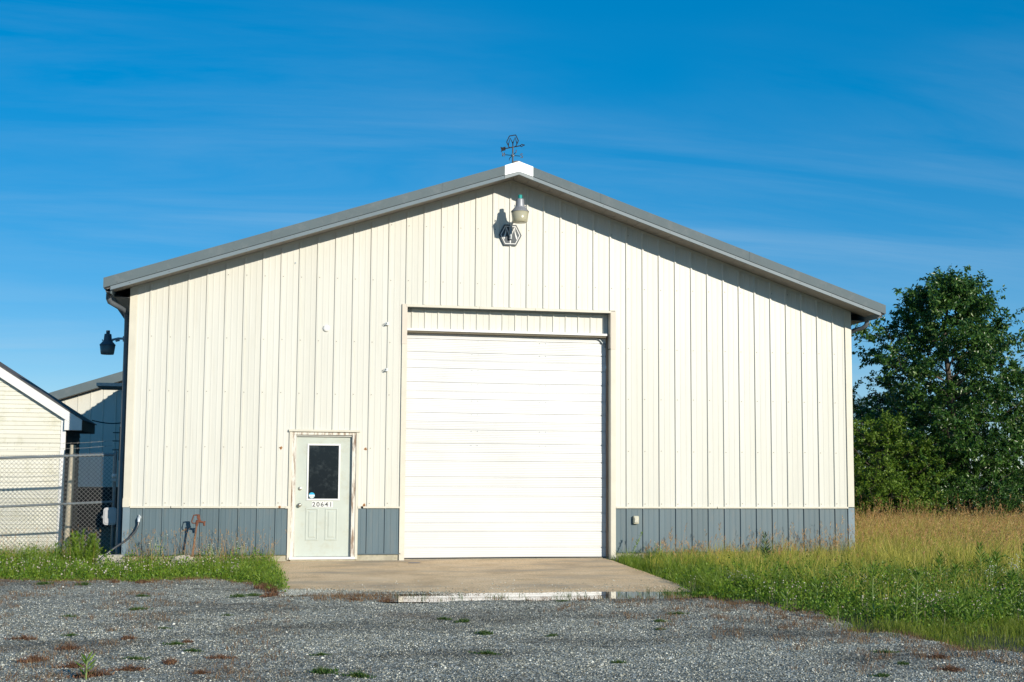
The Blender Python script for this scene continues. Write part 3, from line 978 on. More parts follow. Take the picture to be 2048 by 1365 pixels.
hp = [(-.060, .362), (-.112, .468), (-.062, .580), (.050, .606), (.100, .505), (.050, .392)]
hp = [vp(*q) for q in hp]
mb = MB()
for k in range(5): bar2(mb, hp[k], hp[k + 1], .016)
bar2(mb, vp(-.082, .415), vp(-.050, .545), .018, w1=.006)
bar2(mb, vp(-.050, .545), vp(.0, .45), .006, w1=.018); bar2(mb, vp(.0, .47), vp(.0, .39), .022, w1=.014)
bar2(mb, vp(.0, .45), vp(.040, .565), .018, w1=.006); bar2(mb, vp(.040, .565), vp(.074, .45), .006, w1=.018)
mb.build('hexagon', BLACKM, wv_)
mb = MB(); mb.tube([(vx - .14, vy, vz + .238), (vx + .13, vy, vz + .228)], .006, 6); mb.build('compass_arm', BLACKM, wv_)
mb = MB(); mb.tube([(vx + .03, vy - .14, vz + .262), (vx - .03, vy + .13, vz + .21)], .006, 6); mb.build('compass_arm', BLACKM, wv_)
LET = mat('letter_iron', (.06, .062, .068), .6)
mb = MB()
for a, c_ in (((-.185, .205), (-.185, .275)), ((-.148, .205), (-.148, .275)), ((-.185, .207), (-.148, .273))): bar2(mb, vp(*a), vp(*c_), .013)
mb.build('letter_n', LET, wv_)
mb = MB()
sp_ = [(.145, .265), (.16, .273), (.178, .268), (.184, .254), (.172, .242), (.155, .234), (.143, .222), (.148, .206), (.165, .200), (.184, .206)]
sp_ = [(.325 - a, b_) for a, b_ in sp_]
for k in range(9): bar2(mb, vp(*sp_[k]), vp(*sp_[k + 1]), .013)
mb.build('letter_s', LET, wv_)
mb = MB()
for a, c_ in (((.022, .25), (.032, .305)), ((.03, .25), (.034, .30))): bar2(mb, vp(*a), vp(*c_), .008, vy - .14)
mb.build('letter_e', LET, wv_)
mb = MB()
for a, c_ in (((-.034, .205), (-.02, .205)), ((-.034, .205), (-.034, .17))): bar2(mb, vp(*a), vp(*c_), .008, vy + .13)
mb.build('letter_w', LET, wv_)
# small fittings
t_ = thing('vent_cap', 'round white plastic cap on the cream wall above the entry door', 'cap', (2.905, -.02, 3.915))
mb = MB(); along_y(mb, 2.905, 3.915, [(.058, .0), (.058, -.018), (.05, -.026), (.02, -.03)], 20); mb.build('cover', WHITE, t_)
mb = MB(); mb.tube([(2.862, -.03, 3.94), (2.852, -.012, 3.93)], .006, 6); mb.build('clip', GALVD, t_)
for zc, lab in ((4.02, 'small white eyelet bracket on the wall level with the header of the overhead door'), (3.225, 'small white eyelet bracket on the wall beside the upper overhead door sections')):
    t_ = thing('eyelet_bracket', lab, 'bracket', (3.945, -.02, zc))
    mb = MB(); mb.box(3.928, 3.965, -.05, -.018, zc - .025, zc + .028); mb.build('base', WHITE, t_, bevel=.006)
    mb = MB(); mb.tube([(3.94 + .02 * math.cos(a) - .02, -.06 + .015 * math.cos(a), zc + .022 * math.sin(a)) for a in np.linspace(0, 2 * math.pi, 12)], .006, 6, cap=False); mb.build('ring', GALV, t_)
    mb = MB(); mb.tube([(3.925, -.055, zc - .012), (3.905, -.02, zc - .02)], .012, 6); mb.build('bolt', GALVD, t_)
t_ = thing('outlet_box', 'weathered cream outlet box on the slate wainscot beside the overhead door', 'outlet box', (8.385, -.02, .67))
mb = MB(); mb.box(8.33, 8.435, -.075, -.004, .60, .745); mb.build('cover', mat('aged_plastic', (.52, .50, .38), .5, var=.2, scale=25), t_, bevel=.02)
mb = MB(); mb.box(8.345, 8.415, -.09, -.074, .625, .72); mb.build('lid', mat('aged_plastic2', (.58, .56, .46), .5, var=.2, scale=25), t_, bevel=.008)
# hydrant
hb = (.775, -.36, -.13)
hy = thing('yard_hydrant', 'rusty yard hydrant leaning in front of the slate wainscot', 'hydrant', hb)
mb = MB(); mb.tube([(.775, -.36, -.13), (.858, -.36, .625)], .0165, 10); mb.build('standpipe', PIPE, hy)
def hp_(zx, zy): return (.860 + (zx - 425) * .00067, .617 + (480 - zy) * .00067)
mb = MB(); mb.tube([(.855, -.36, .60), (.86, -.36, .64), (.864, -.36, .69)], [.022, .028, .022], 10); mb.build('collar', RUSTY, hy)
mb = MB()
mb.xz([hp_(*q) for q in ((405, 450), (450, 450), (470, 400), (520, 390), (500, 330), (490, 238), (420, 245), (415, 320), (440, 350), (420, 400))], -.385, -.335)
mb.build('head', RUSTY, hy, bevel=.008)
mb = MB()
lp = [hp_(*q) for q in ((470, 252), (400, 248), (340, 258), (322, 330), (300, 400), (312, 440), (360, 448), (400, 440))]
mb.tube([(a, -.36, b_) for a, b_ in lp], [.014, .012, .011, .011, .011, .01, .009, .009], 8); mb.build('handle', RUSTY, hy)
mb = MB()
mb.tube([(*hp_(470, 405)[:1], -.36, hp_(470, 405)[1]), (hp_(560, 420)[0], -.365, hp_(560, 420)[1]), (hp_(592, 430)[0], -.367, hp_(592, 430)[1]), (hp_(600, 510)[0], -.367, hp_(600, 510)[1])], [.017, .017, .02, .016], 10)
mb.build('spout', RUSTY, hy)
mb = MB(); mb.tube([(hp_(608, 395)[0], -.367, hp_(608, 395)[1]), (hp_(608, 425)[0], -.367, hp_(608, 425)[1])], .014, 8); mb.build('spout_cap', RUSTY, hy)
def rock(nm, label, x, y, z, sx, sy, sz, seed, mtl, n=10, grp=None):
    r_ = np.random.default_rng(seed)
    mb = MB()
    v, f = [], []
    th = np.linspace(0, math.pi, n)
    for i, a in enumerate(th):
        for k in range(n + 4):
            ph = 2 * math.pi * k / (n + 4)
            d = 1 + .18 * math.sin(3 * ph + seed + 2 * a) + .12 * r_.uniform(-1, 1)
            c_ = math.copysign(abs(math.cos(a)) ** .7, math.cos(a))
            v.append((x + sx * d * math.sin(a) ** .7 * math.cos(ph), y + sy * d * math.sin(a) ** .7 * math.sin(ph), z + sz * c_ * (1 + .1 * r_.uniform(-1, 1))))
    for i in range(n - 1):
        for k in range(n + 4):
            a, bq = i * (n + 4) + k, i * (n + 4) + (k + 1) % (n + 4)
            f.append((a, a + n + 4, bq + n + 4, bq))
    mb.add(v, f)
    o = mb.build(nm, mtl, origin=(x, y, z - sz))
    return tag(o, label, 'stone', grp)
STONE = mat('pale_stone', (.48, .43, .34), .9, var=.25, scale=9, bmp=.6, bscale=30)
rock('field_stone', 'pale rough stone at the foot of the yard hydrant', .68, -.40, -.03, .19, .13, .15, 3, STONE)
# concrete block and conduit at the corner
mb = MB(); mb.box(-.66, -.285, -.36, -.14, -.14, .135)
tag(mb.build('concrete_block', mat('block_concrete', (.44, .41, .35), .95, var=.15, scale=10, bmp=.5), origin=(-.47, -.25, -.14), bevel=.012), 'grey concrete block on the ground at the barn corner', 'block')
cd = thing('flexible_conduit', 'grey flexible conduit curving from the slate wainscot down to the block', 'conduit', (-.07, -.03, .70))
HOSE = mat('conduit_grey', (.07, .075, .08), .25, .2, var=.1, scale=40)
mb = MB(); mb.tube([(-.072, -.075, .665), (-.078, -.085, .60), (-.11, -.12, .51), (-.17, -.17, .43), (-.27, -.24, .345), (-.40, -.32, .26), (-.55, -.40, .14), (-.70, -.46, -.02), (-.78, -.50, -.14)], .017, 10); mb.build('hose', HOSE, cd)
mb = MB(); mb.tube([(-.07, -.0, .715), (-.07, -.05, .715), (-.071, -.075, .70), (-.072, -.077, .65)], [.024, .026, .026, .022], 10); mb.build('elbow_fitting', GALV, cd)
mb = MB(); along_y(mb, -.066, .722, [(.03, -.0), (.03, -.025), (.02, -.03)]); mb.tube([(-.07, -.04, .74), (-.07, -.04, .765)], .012, 6); mb.build('lock_ring', GALV, cd)
# electrical riser and meter box by the side wall
rs = thing('electrical_riser', 'grey electrical riser pipe beside the barn corner', 'pipe', (-.445, .50, -.13))
mb = MB(); mb.tube([(-.445, .50, -.13), (-.43, .50, 1.5), (-.425, .50, 2.25)], .028, 10); mb.build('pipe', GALVD, rs)
mb = MB()
for z in (.5, 1.4, 2.1): mb.box(-.45, XL + .02, .485, .515, z, z + .03)
mb.build('pipe_straps', GALVD, rs)
bx = thing('meter_box', 'grey enamel meter box with rounded corners beside the fence end', 'meter box', (-.56, .6, .58))
def rrect(x0, x1, z0, z1, r_):
    p = []
    for cx, cz, a0 in ((x1 - r_, z0 + r_, -90), (x1 - r_, z1 - r_, 0), (x0 + r_, z1 - r_, 90), (x0 + r_, z0 + r_, 180)):
        for k in range(6):
            a = R(a0 + 18 * k)
            p.append((cx + r_ * math.cos(a), cz + r_ * math.sin(a)))
    return p
BOXG = mat('box_enamel', (.46, .46, .47), .4, var=.08, scale=10)
mb = MB(); mb.xz(rrect(-.685, -.47, .575, .865, .05), .55, .66); mb.build('case', BOXG, bx, bevel=.006)
mb = MB(); mb.xz(rrect(-.665, -.472, .60, .84, .04), .538, .549); mb.build('lid', BOXG, bx, bevel=.004)
mb = MB(); mb.tube([(-.705, .59, .70), (-.685, .59, .70)], .014, 8); mb.tube([(-.70, .59, .70), (-.70, .56, .725)], .008, 6); mb.build('hasp', GALV, bx)
# ================================================================== FENCE, SHED, REAR BUILDING
fn = thing('chain_link_fence', 'galvanised chain link fence with barbed wire running past the shed', 'fence', (-.55, .85, -.13))
FY = .85
def rz(x, top): return top + (x + .55) * .040
FG = mat('fence_zinc', (.20, .235, .255), .42, .4, var=.12, scale=14)
mb = MB(); mb.tube([(-.53, FY, rz(-.53, 1.75)), (-9, FY, rz(-9, 1.75))], .023, 10); mb.build('top_rail', FG, fn)
mb = MB(); mb.tube([(-.53, FY, rz(-.53, .955)), (-9, FY, rz(-9, .955) - .06)], .02, 10); mb.build('middle_rail', FG, fn)
for x in (-.545, -3.1, -5.6, -8.1):
    mb = MB(); mb.tube([(x, FY + .005, -.13), (x, FY + .005, rz(x, 1.75) + .03)], .029, 10)
    mb.lathe((x, FY + .005, rz(x, 1.75) + .02), [(.033, 0), (.033, .02), (.02, .04), (.0, .045)], 10)
    mb.build('post', FG, fn)
mb = MB(); mb.tube([(-.475, .85, 1.65), (-.47, .85, 2.22)], .022, 8)
for z in (1.83, 1.98, 2.12): mb.tube([(-.475, .85, z), (-.60, .845, z)], .008, 6)
mb.build('wire_arm', BLACKM, fn)
WIRE = mat('fence_wire', (.24, .235, .22), .5, .3)
zb0, zt0, x0, x1, pw = -.10, 1.79, -.565, -6.0, .073
ht = zt0 - zb0
wires = []
k = -40
mb = MB()
N = int((x0 - x1) / pw)
for fam in (1, -1):
    for k in range(-30, N + 32):
        xa = x1 + k * pw
        # straight diagonal wire clipped to the panel
        pa = []
        for z in (zb0, zt0):
            pa.append((xa + fam * (z - zb0) * 1.0, z))
        (xs_, zs_), (xe_, ze_) = pa
        def clip(xq):
            tt = (xq - xs_) / (xe_ - xs_)
            return zs_ + tt * (ze_ - zs_)
        lo_, hi_ = min(xs_, xe_), max(xs_, xe_)
        a_, b_ = max(lo_, x1), min(hi_, x0)
        if b_ - a_ < .02: continue
        za, zb_ = clip(a_), clip(b_)
        yy = FY - .026 - .002 * fam
        mb.tube([(a_, yy, za + (a_ + .55) * .04), (b_, yy, zb_ + (b_ + .55) * .04)], .0034, 4, smooth=False, cap=False)
o = mb.build('chain_link_mesh', WIRE, fn); o['kind'] = 'stuff'
for z0_, z1_ in ((1.985, 1.90), (1.90, 1.80)):
    mb = MB()
    pts = [(-.6 - q * .45, FY, z0_ + (z1_ - z0_) * q / 4 - .02 * math.sin(q * 1.1)) for q in range(14)]
    mb.tube(pts, .003, 4, smooth=False)
    for p, q in zip(pts[:-1], pts[1:]):
        for s_ in (.25, .5, .75):
            c_ = Vector(p).lerp(Vector(q), s_)
            mb.tube([c_ + Vector((-.006, 0, -.018)), c_ + Vector((.006, 0, .018))], .0022, 4, smooth=False)
    mb.build('barbed_wire', WIRE, fn)
t_ = thing('gate_latch', 'small grey metal junction box clamped on the fence end post', 'junction box', (-.545, .80, 1.29))
mb = MB(); mb.box(-.58, -.505, .76, .82, 1.29, 1.36); mb.build('case', GALVD, t_, bevel=.01)
mb = MB(); mb.lathe((-.543, .78, 1.36), [(.035, 0), (.042, .02), (.042, .05), (.03, .065), (0, .066)], 12); mb.build('cap', GALV, t_)
# leaning post behind the fence
mb = MB(); mb.tube([(-1.435, 2.22, -.13), (-1.41, 2.22, .9), (-1.385, 2.22, 1.93)], [.060, .056, .052], 12, smooth=True)
tag(mb.build('wooden_post', mat('pale_post', (.50, .44, .33), .85, var=.2, scale=7, stretch=(4, 4, .5), dirt=(.22, .18, .12), dirt_amt=.6), origin=(-1.435, 2.22, -.13)), 'pale round post standing close to the corner of the white shed', 'post')

# shed
SX, SY, SXL = -1.55, 2.5, -5.25
SRX = (SX + SXL) / 2
SM = .65
def sroof(x): return 2.40 + (SX - SRX) * SM - abs(x - SRX) * SM + .18
shed = thing('clapboard_shed', 'small white clapboard shed with a gable roof behind the fence', 'shed', (SRX, SY, -.13))
CLAP = mat('mildewed_siding', (.69, .675, .59), .55, var=.04, scale=1.5, dirt=(.38, .36, .20), dirt_amt=.55)
per_panel(CLAP, .95, 1.03)
CLAPD = mat('shaded_siding', (.10, .075, .055), .75, var=.2, scale=5)  # cream boards on the shaded side, their shade put into a dark brown
mb = MB(); mb.xz([(SXL + .02, -.1), (SX - .02, -.1), (SX - .02, sroof(SX) - .12), (SRX, sroof(SRX) - .12), (SXL + .02, sroof(SXL) - .12)], SY + .02, SY + 2.28)
mb.build('shed_core', DARK, shed)
z = -.02
E_ = .0765
while z < sroof(SRX) - .2:
    lim = min(SX - .085, SRX + (sroof(SRX) - .13 - z - E_) / SM)
    if lim - SRX < .1: break
    xl_ = max(SXL + .085, 2 * SRX - lim)
    mb = MB()
    pr = [(SY + .018, z), (SY + .001 - .013, z), (SY + .003, z + E_ + .004), (SY + .018, z + E_ + .004)]
    mb.yz(pr[::-1], xl_, lim)
    mb.build('clapboard', CLAP, shed)
    z += E_
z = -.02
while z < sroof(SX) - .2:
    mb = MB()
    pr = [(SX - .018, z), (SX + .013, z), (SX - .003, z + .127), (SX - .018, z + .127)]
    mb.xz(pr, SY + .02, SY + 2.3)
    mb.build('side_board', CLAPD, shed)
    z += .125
for x in (SX - .085, SXL):
    mb = MB(); mb.box(x, x + .085, SY - .02, SY + .03, -.05, sroof(SX) - .11); mb.build('corner_board', WHITE, shed)
for s in (1, -1):
    xe = SRX + s * (SX - SRX + .28)
    def sz(x): return sroof(x)
    mb = MB()
    v = []
    for q in (SRX, xe):
        for y in (SY - .10, SY - .06): v += [(q, y, sz(q) - .20), (q, y, sz(q) - .015)]
    mb.add(v, [(0, 1, 3, 2), (4, 6, 7, 5), (0, 4, 5, 1), (2, 3, 7, 6), (1, 5, 7, 3), (0, 2, 6, 4)])
    mb.build('rake_board', WHITE, shed)
    mb = MB()
    v = []
    for q in (SRX, xe + s * .03):
        for y in (SY - .112, SY + 2.36): v += [(q, y, sz(q) - .014), (q, y, sz(q) + .002)]
    mb.add(v, [(0, 1, 3, 2), (4, 6, 7, 5), (0, 4, 5, 1), (2, 3, 7, 6), (1, 5, 7, 3), (0, 2, 6, 4)])
    mb.build('roof', mat('dark_shingle', (.10, .095, .09), .9, var=.3, scale=25), shed)
    mb = MB()
    a_, b_ = (SX - .02, xe) if s > 0 else (xe, SXL + .02)
    ze = sz(xe)
    mb.box(a_, b_, SY - .095, SY - .03, ze - .20, ze - .02)
    mb.build('eave_return', WHITE, shed)
    mb = MB(); mb.box(a_ + .01, b_ - .005, SY - .028, SY + 2.3, ze - .205, ze - .19); mb.build('eave_soffit', CLAPD, shed)
    mb = MB(); xx = xe - .02 if s > 0 else xe; mb.box(xx, xx + .02, SY - .055, SY + 2.33, ze - .20, ze - .02); mb.build('eave_fascia', CLAPD, shed)
# cable from shed to barn
mb = MB()
pts = []
for q in range(13):
    a = q / 12
    pts.append((-1.27 + a * .95, 4.2, 2.44 + .10 * a - .10 * math.sin(a * math.pi)))
mb.tube(pts, .010, 6)
tag(mb.build('overhead_cable', BLACKM, origin=pts[0]), 'black cable sagging between the shed eave and the barn wall', 'cable')
# rear building
RY, RXC, RH = 16.8, 1.6, 5.36
rb = thing('rear_barn', 'cream steel building with a grey roof edge behind the shed', 'building', (RXC, RY, -.13))
def rrf(x): return RH - .333 * abs(x - RXC)
x = -6.0
while x < RXC + 7.6:
    mb = MB()
    prof = [(x, 0), (x + .012, -.02), (x + .03, -.02), (x + .042, 0), (x + .345, 0)]
    v = []
    for q, h in prof: v += [(q, RY + h, 1.0), (q, RY + h, rrf(q) - .28)]
    mb.add(v, [(2 * i, 2 * i + 2, 2 * i + 3, 2 * i + 1) for i in range(4)])
    mb.build('wall_panel', CREAM, rb)
    x += .345
mb = MB(); mb.box(-6.0, RXC + 7.6, RY - .01, RY + .1, -.2, .995); mb.build('wainscot', mat('shaded_black', (.012, .012, .014), .8), rb)  # dark wainscot with the shadow over it put into a near-black colour
mb = MB(); mb.xz([(-6.0, 1.0), (RXC + 7.6, 1.0), (RXC + 7.6, rrf(RXC + 7.6) - .25), (RXC, rrf(RXC) - .25), (-6.0, rrf(-6) - .25)], RY + .01, RY + 12); mb.build('wall_core', DARK, rb)
for a_, b_ in ((-6.4, RXC), (RXC, RXC + 8)):
    mb = MB(); mb.xz([(a_, rrf(a_) - .26), (b_, rrf(b_) - .26), (b_, rrf(b_)), (a_, rrf(a_))], RY - .35, RY - .3); mb.build('rake_fascia', GREY, rb)
    mb = MB(); mb.xz([(a_, rrf(a_) - .06), (b_, rrf(b_) - .06), (b_, rrf(b_) - .005), (a_, rrf(a_) - .005)], RY - .298, RY + 12); mb.build('roof', ROOF, rb)
    mb = MB(); mb.xz([(a_, rrf(a_) - .265), (b_, rrf(b_) - .265), (b_, rrf(b_) - .25), (a_, rrf(a_) - .25)], RY - .298, RY - .025); mb.build('soffit', SOFF, rb)
# ================================================================== PLANTS
def blades(P, h, wd, lean, az=None, tipcol=None, curve=2.0):
    """tapered grass blades: arrays of vertices, quads, tris and attributes"""
    P = np.asarray(P, float); n = len(P)
    h = np.broadcast_to(h, n); wd = np.broadcast_to(wd, n); lean = np.broadcast_to(lean, n)
    az = rng.uniform(0, 2 * np.pi, n) if az is None else np.broadcast_to(az, n)
    fa = rng.uniform(0, np.pi, n)
    W = np.stack([np.cos(fa), np.sin(fa), 0 * fa], -1) * (wd / 2)[:, None]
    D = np.stack([np.cos(az), np.sin(az), 0 * az], -1)
    mid = P + D * (lean * h * .5 ** curve)[:, None] + np.array([0, 0, 1]) * (h * .55)[:, None]
    tip = P + D * (lean * h)[:, None] + np.array([0, 0, 1]) * (h * np.sqrt(np.clip(1 - .35 * lean ** 2, .2, 1)))[:, None]
    V = np.stack([P - W, P + W, mid + W * .75, mid - W * .75, tip], 1).reshape(-1, 3)
    b0 = np.arange(n)[:, None] * 5
    rnd = np.repeat(rng.uniform(0, 1, n), 5)
    tp = np.tile([0, 0, .35, .35, 1.0], n)
    return V, b0 + np.array([[0, 1, 2, 3]]), b0 + np.array([[3, 2, 4]]), rnd, tp, tip
def leaves(P, D, ln, wd, fold=.25):
    """two-faced folded leaves starting at P, pointing along D"""
    P = np.asarray(P, float); n = len(P)
    ln = np.broadcast_to(ln, n)[:, None]; wd = np.broadcast_to(wd, n)[:, None]
    D = D / np.linalg.norm(D, axis=1, keepdims=True)
    A = rng.normal(size=(n, 3))
    Sd = np.cross(D, A); Sd /= np.linalg.norm(Sd, axis=1, keepdims=True)
    Nn = np.cross(D, Sd)
    mid = P + D * ln * .45 + Nn * wd * fold
    V = np.stack([P, mid + Sd * wd / 2, P + D * ln, mid - Sd * wd / 2], 1).reshape(-1, 3)
    b0 = np.arange(n)[:, None] * 4
    T = np.concatenate([b0 + np.array([[0, 1, 2]]), b0 + np.array([[0, 2, 3]])])
    return V, T, np.repeat(rng.uniform(0, 1, n), 4)
def octas(P, r, squash=1.0, jit=.3):
    P = np.asarray(P, float); n = len(P)
    r = np.broadcast_to(r, n)
    base = np.array([(1, 0, 0), (0, 1, 0), (-1, 0, 0), (0, -1, 0), (0, 0, 1), (0, 0, -1.)])
    a = rng.uniform(0, 6.28, n)
    J = 1 + rng.uniform(-jit, jit, (n, 6))
    B = base[None] * J[..., None]
    c_, s_ = np.cos(a)[:, None], np.sin(a)[:, None]
    X = B[..., 0] * c_ - B[..., 1] * s_; Y = B[..., 0] * s_ + B[..., 1] * c_; Z = B[..., 2] * squash + .3 * X * rng.uniform(-1, 1, n)[:, None]
    V = (np.stack([X, Y, Z], -1) * r[:, None, None] + P[:, None]).reshape(-1, 3)
    fc = np.array([(0, 1, 4), (1, 2, 4), (2, 3, 4), (3, 0, 4), (1, 0, 5), (2, 1, 5), (3, 2, 5), (0, 3, 5)])
    return V, (np.arange(n)[:, None, None] * 6 + fc[None]).reshape(-1, 3), np.repeat(rng.uniform(0, 1, n), 6)
class Heap:
    def __init__(s): s.V, s.Q, s.T, s.r, s.t, s.n = [], [], [], [], [], 0
    def add(s, V, Q, T, rnd, tp=None):
        s.V.append(V)
        if Q is not None: s.Q.append(Q + s.n)
        if T is not None: s.T.append(T + s.n)
        s.r.append(rnd); s.t.append(np.zeros(len(V)) if tp is None else tp)
        s.n += len(V)
    def blades(s, P, h, wd, lean, tip=1.0, lo=0., hi=1., **k):
        V, Q, T, r_, tp, tips = blades(P, h, wd, lean, **k)
        s.add(V, Q, T, lo + (hi - lo) * r_, tp * tip)
        return tips
    def leaves(s, P, D, ln, wd, lo=0., hi=1., tip=0., **k):
        V, T, r_ = leaves(P, D, ln, wd, **k)
        s.add(V, None, T, lo + (hi - lo) * r_, np.full(len(V), tip))
    def octas(s, P, r, lo=0., hi=1., **k):
        V, T, r_ = octas(P, r, **k)
        s.add(V, None, T, lo + (hi - lo) * r_)
    def build(s, name, mtl, parent=None):
        Q = np.concatenate(s.Q) if s.Q else np.zeros((0, 4))
        T = np.concatenate(s.T) if s.T else np.zeros((0, 3))
        return npmesh(name, np.concatenate(s.V), Q, T, mtl, {'rnd': np.concatenate(s.r), 'tip': np.concatenate(s.t)}, parent)
def scatter(n, x0, x1, y0, y1, ok):
    out = []
    tot = 0
    while tot < n:
        x = rng.uniform(x0, x1, n * 2); y = rng.uniform(y0, y1, n * 2)
        k = ok(x, y)
        k = (k if k.dtype == bool else rng.uniform(0, 1, len(x)) < k)
        out.append(np.stack([x[k], y[k]], -1)); tot += k.sum()
        if tot == 0: break
    p = np.concatenate(out)[:n]
    return p
def at(p, z): return np.column_stack([p, np.full(len(p), z) if np.isscalar(z) else z])
def rd(n): # random directions, mostly upward
    d = rng.normal(size=(n, 3)); d[:, 2] = np.abs(d[:, 2]) + .3
    return d
def sstep(x, a, b): 
    q = np.clip((x - a) / (b - a), 0, 1); return q * q * (3 - 2 * q)
def inview(x, y): return (x < 2.0 + .67 * (y + 22.76)) & (x > .5 - .20 * (y + 22.76))
def field(x, y):   # the right-hand field, clear of gravel, apron and barn
    e = x - np.where(y < -5.3, xr(y) + .12 * snoise(x, y, .8, 31), np.interp(y, [-5.3, 0], [7.58, 7.84]) + .05 * snoise(x, y, .4, 32))
    barnside = (x < 12.62) & (y > -.06)
    return (e > 0) & ~barnside
GREEN = [(0, (.065, .15, .008)), (.5, (.16, .28, .014)), (1, (.30, .39, .03))]
GRASS = leafmat('lush_grass', GREEN, .35, .45, tip=(.20, .25, .06))
TALL = leafmat('tall_grass', [(0, (.16, .23, .015)), (.5, (.36, .38, .035)), (.85, (.52, .46, .08)), (1, (.60, .48, .16))], .35, .5, tip=(.60, .50, .13))
SEED = leafmat('seed_grass', [(0, (.34, .17, .06)), (.5, (.50, .28, .10)), (1, (.62, .42, .19))], .3, .6)
CLOV = leafmat('clover_leaf', [(0, (.030, .085, .008)), (.5, (.09, .19, .014)), (1, (.22, .33, .03))], .3, .45)
FLOW = leafmat('clover_flower', [(0, (.42, .33, .24)), (.4, (.62, .55, .43)), (1, (.80, .76, .66))], .2, .7)
DRY = leafmat('dry_weed', [(0, (.10, .055, .03)), (.5, (.20, .115, .06)), (1, (.30, .20, .10))], .2, .8)
LOWG = leafmat('low_grass', [(0, (.09, .15, .012)), (.5, (.17, .23, .02)), (1, (.27, .30, .04))], .35, .5)

# lush green grass beside the apron and along the wall
H = Heap()
d_ap = lambda x, y: x - np.interp(y, [-5.3, 0], [7.58, 7.84])
p = scatter(34000, 7.5, 12.4, -5.9, -.05, lambda x, y: field(x, y) * (1 - .6 * sstep(d_ap(x, y), 1.6, 4.6)))
hh = rng.uniform(.18, .40, len(p)) * (1 + .12 * sstep(p[:, 1], -1.0, -.1)) * (.75 + .3 * snoise(p[:, 0], p[:, 1], .8, 41)) * (.6 + .4 * sstep(d_ap(p[:, 0], p[:, 1]), 0, .35))
H.blades(at(p, -.13), np.clip(hh, .05, .5), rng.uniform(.005, .011, len(p)), rng.uniform(.1, .9, len(p)), tip=.5)
o = H.build('lush_grass', GRASS); tag(o, 'lush green grass growing along the apron edge and slate wainscot', 'grass', kind='stuff')
# tall grass, yellow-green below and tan above
H = Heap()
def tallmask(x, y): return (field(x, y) & inview(x, y)) * sstep(x + .55 * y + 1.2 * snoise(x, y, 2.5, 43), 6.2, 9.6) * sstep(y, -5.6, -2.6)
p = scatter(52000, 8, 26, -5.5, 9, tallmask)
hh = rng.uniform(.30, .70, len(p)) * (.85 + .25 * snoise(p[:, 0], p[:, 1], .9, 44)) * (.68 + .32 * sstep(p[:, 0], 10, 13))
hh *= 1 + .12 * sstep(p[:, 1], 0, 5)
H.blades(at(p, -.13), hh, rng.uniform(.005, .010, len(p)), rng.uniform(.05, .7, len(p)), az=rng.normal(.3, .9, len(p)) + 2.0 * snoise(p[:, 0], p[:, 1], .8, 49), tip=.55)
o = H.build('tall_grass', TALL); tag(o, 'tall yellow green meadow grass beside the barn', 'grass', kind='stuff')
H = Heap()
p = scatter(6500, 8, 26, -5.0, 9.5, lambda x, y: tallmask(x, y) * (.12 + .88 * sstep(x + .7 * y, 10.5, 15.5)))
q = scatter(260, 8.3, 12.3, -1.2, -.1, lambda x, y: field(x, y))
p = np.concatenate([p, q])
n = len(p)
hh = rng.uniform(.50, .86, n) * (.88 + .22 * snoise(p[:, 0], p[:, 1], 1.1, 45)) * (.72 + .28 * sstep(p[:, 0], 9.5, 12.5)) * (1 + .1 * sstep(p[:, 1], 0, 5))
hh = hh * (.85 + .5 * (rng.uniform(0, 1, n) > .86) * rng.uniform(.4, 1, n))
tips = H.blades(at(p, -.13), hh, .0045, rng.uniform(.05, .42, n), az=rng.normal(.3, .7, n), lo=.5, hi=1)
for k in range(6):
    f_ = k / 6 * .17
    D = np.column_stack([rng.normal(.3, .6, n), rng.normal(0, .6, n), rng.uniform(.7, 1.4, n)])
    base = tips - np.array([0, 0, 1]) * (hh * f_)[:, None]
    H.leaves(base, D, rng.uniform(.03, .07, n), .009)
o = H.build('seed_heads', SEED); tag(o, 'reddish tan grass seed heads above the tall meadow grass', 'grass', kind='stuff')
# clover and mixed greens in front of the tall grass
H = Heap()
def clov(x, y): return (field(x, y) & inview(x, y)) * sstep(x + .3 * y - .4 * snoise(x, y, 1.5, 46), 5.0, 6.4) * (1 - sstep(y, -4.4, -2.8)) * sstep(y + .5 * snoise(x, y, 1.4, 47), -10.2, -9.2)
p = scatter(42000, 7.2, 15, -10.6, -2.6, clov)
n = len(p)
lump = .5 + .5 * snoise(p[:, 0], p[:, 1], .55, 48)
zt = -.13 + rng.uniform(.02, .24, n) * (.22 + 1.15 * np.clip(lump, 0, 1.3) ** 1.4) * (.6 + .5 * sstep(p[:, 0] - xr(p[:, 1]), 0, 1.2))
H.leaves(at(p, zt), rd(n), rng.uniform(.02, .042, n), rng.uniform(.018, .03, n))
o = H.build('clover_patch', CLOV); tag(o, 'dark green clover spreading between the gravel and the tall grass', 'clover', kind='stuff')
H = Heap()
p = scatter(16000, 7.2, 15, -10.6, -2.6, clov)
H.blades(at(p, -.13), rng.uniform(.10, .40, len(p)) * (.5 + .5 * sstep(p[:, 0] - xr(p[:, 1]), 0, 1.5)) * (.75 + .35 * snoise(p[:, 0], p[:, 1], 1.2, 58)), rng.uniform(.004, .008, len(p)), rng.uniform(.1, .8, len(p)), tip=.6)
o = H.build('mixed_grass', GRASS); tag(o, 'thin green grass mixed into the clover by the gravel', 'grass', kind='stuff')
H = Heap()
p = scatter(800, 7.4, 15, -10.2, -4.2, lambda x, y: clov(x, y) * np.clip(-.1 + 1.3 * snoise(x, y, 1.1, 50), 0, 1))
zf = -.13 + rng.uniform(.13, .25, len(p))
H.octas(at(p, zf), rng.uniform(.006, .013, len(p)))
H.blades(at(p, -.13), zf + .13, .004, .05, lo=0, hi=.1)
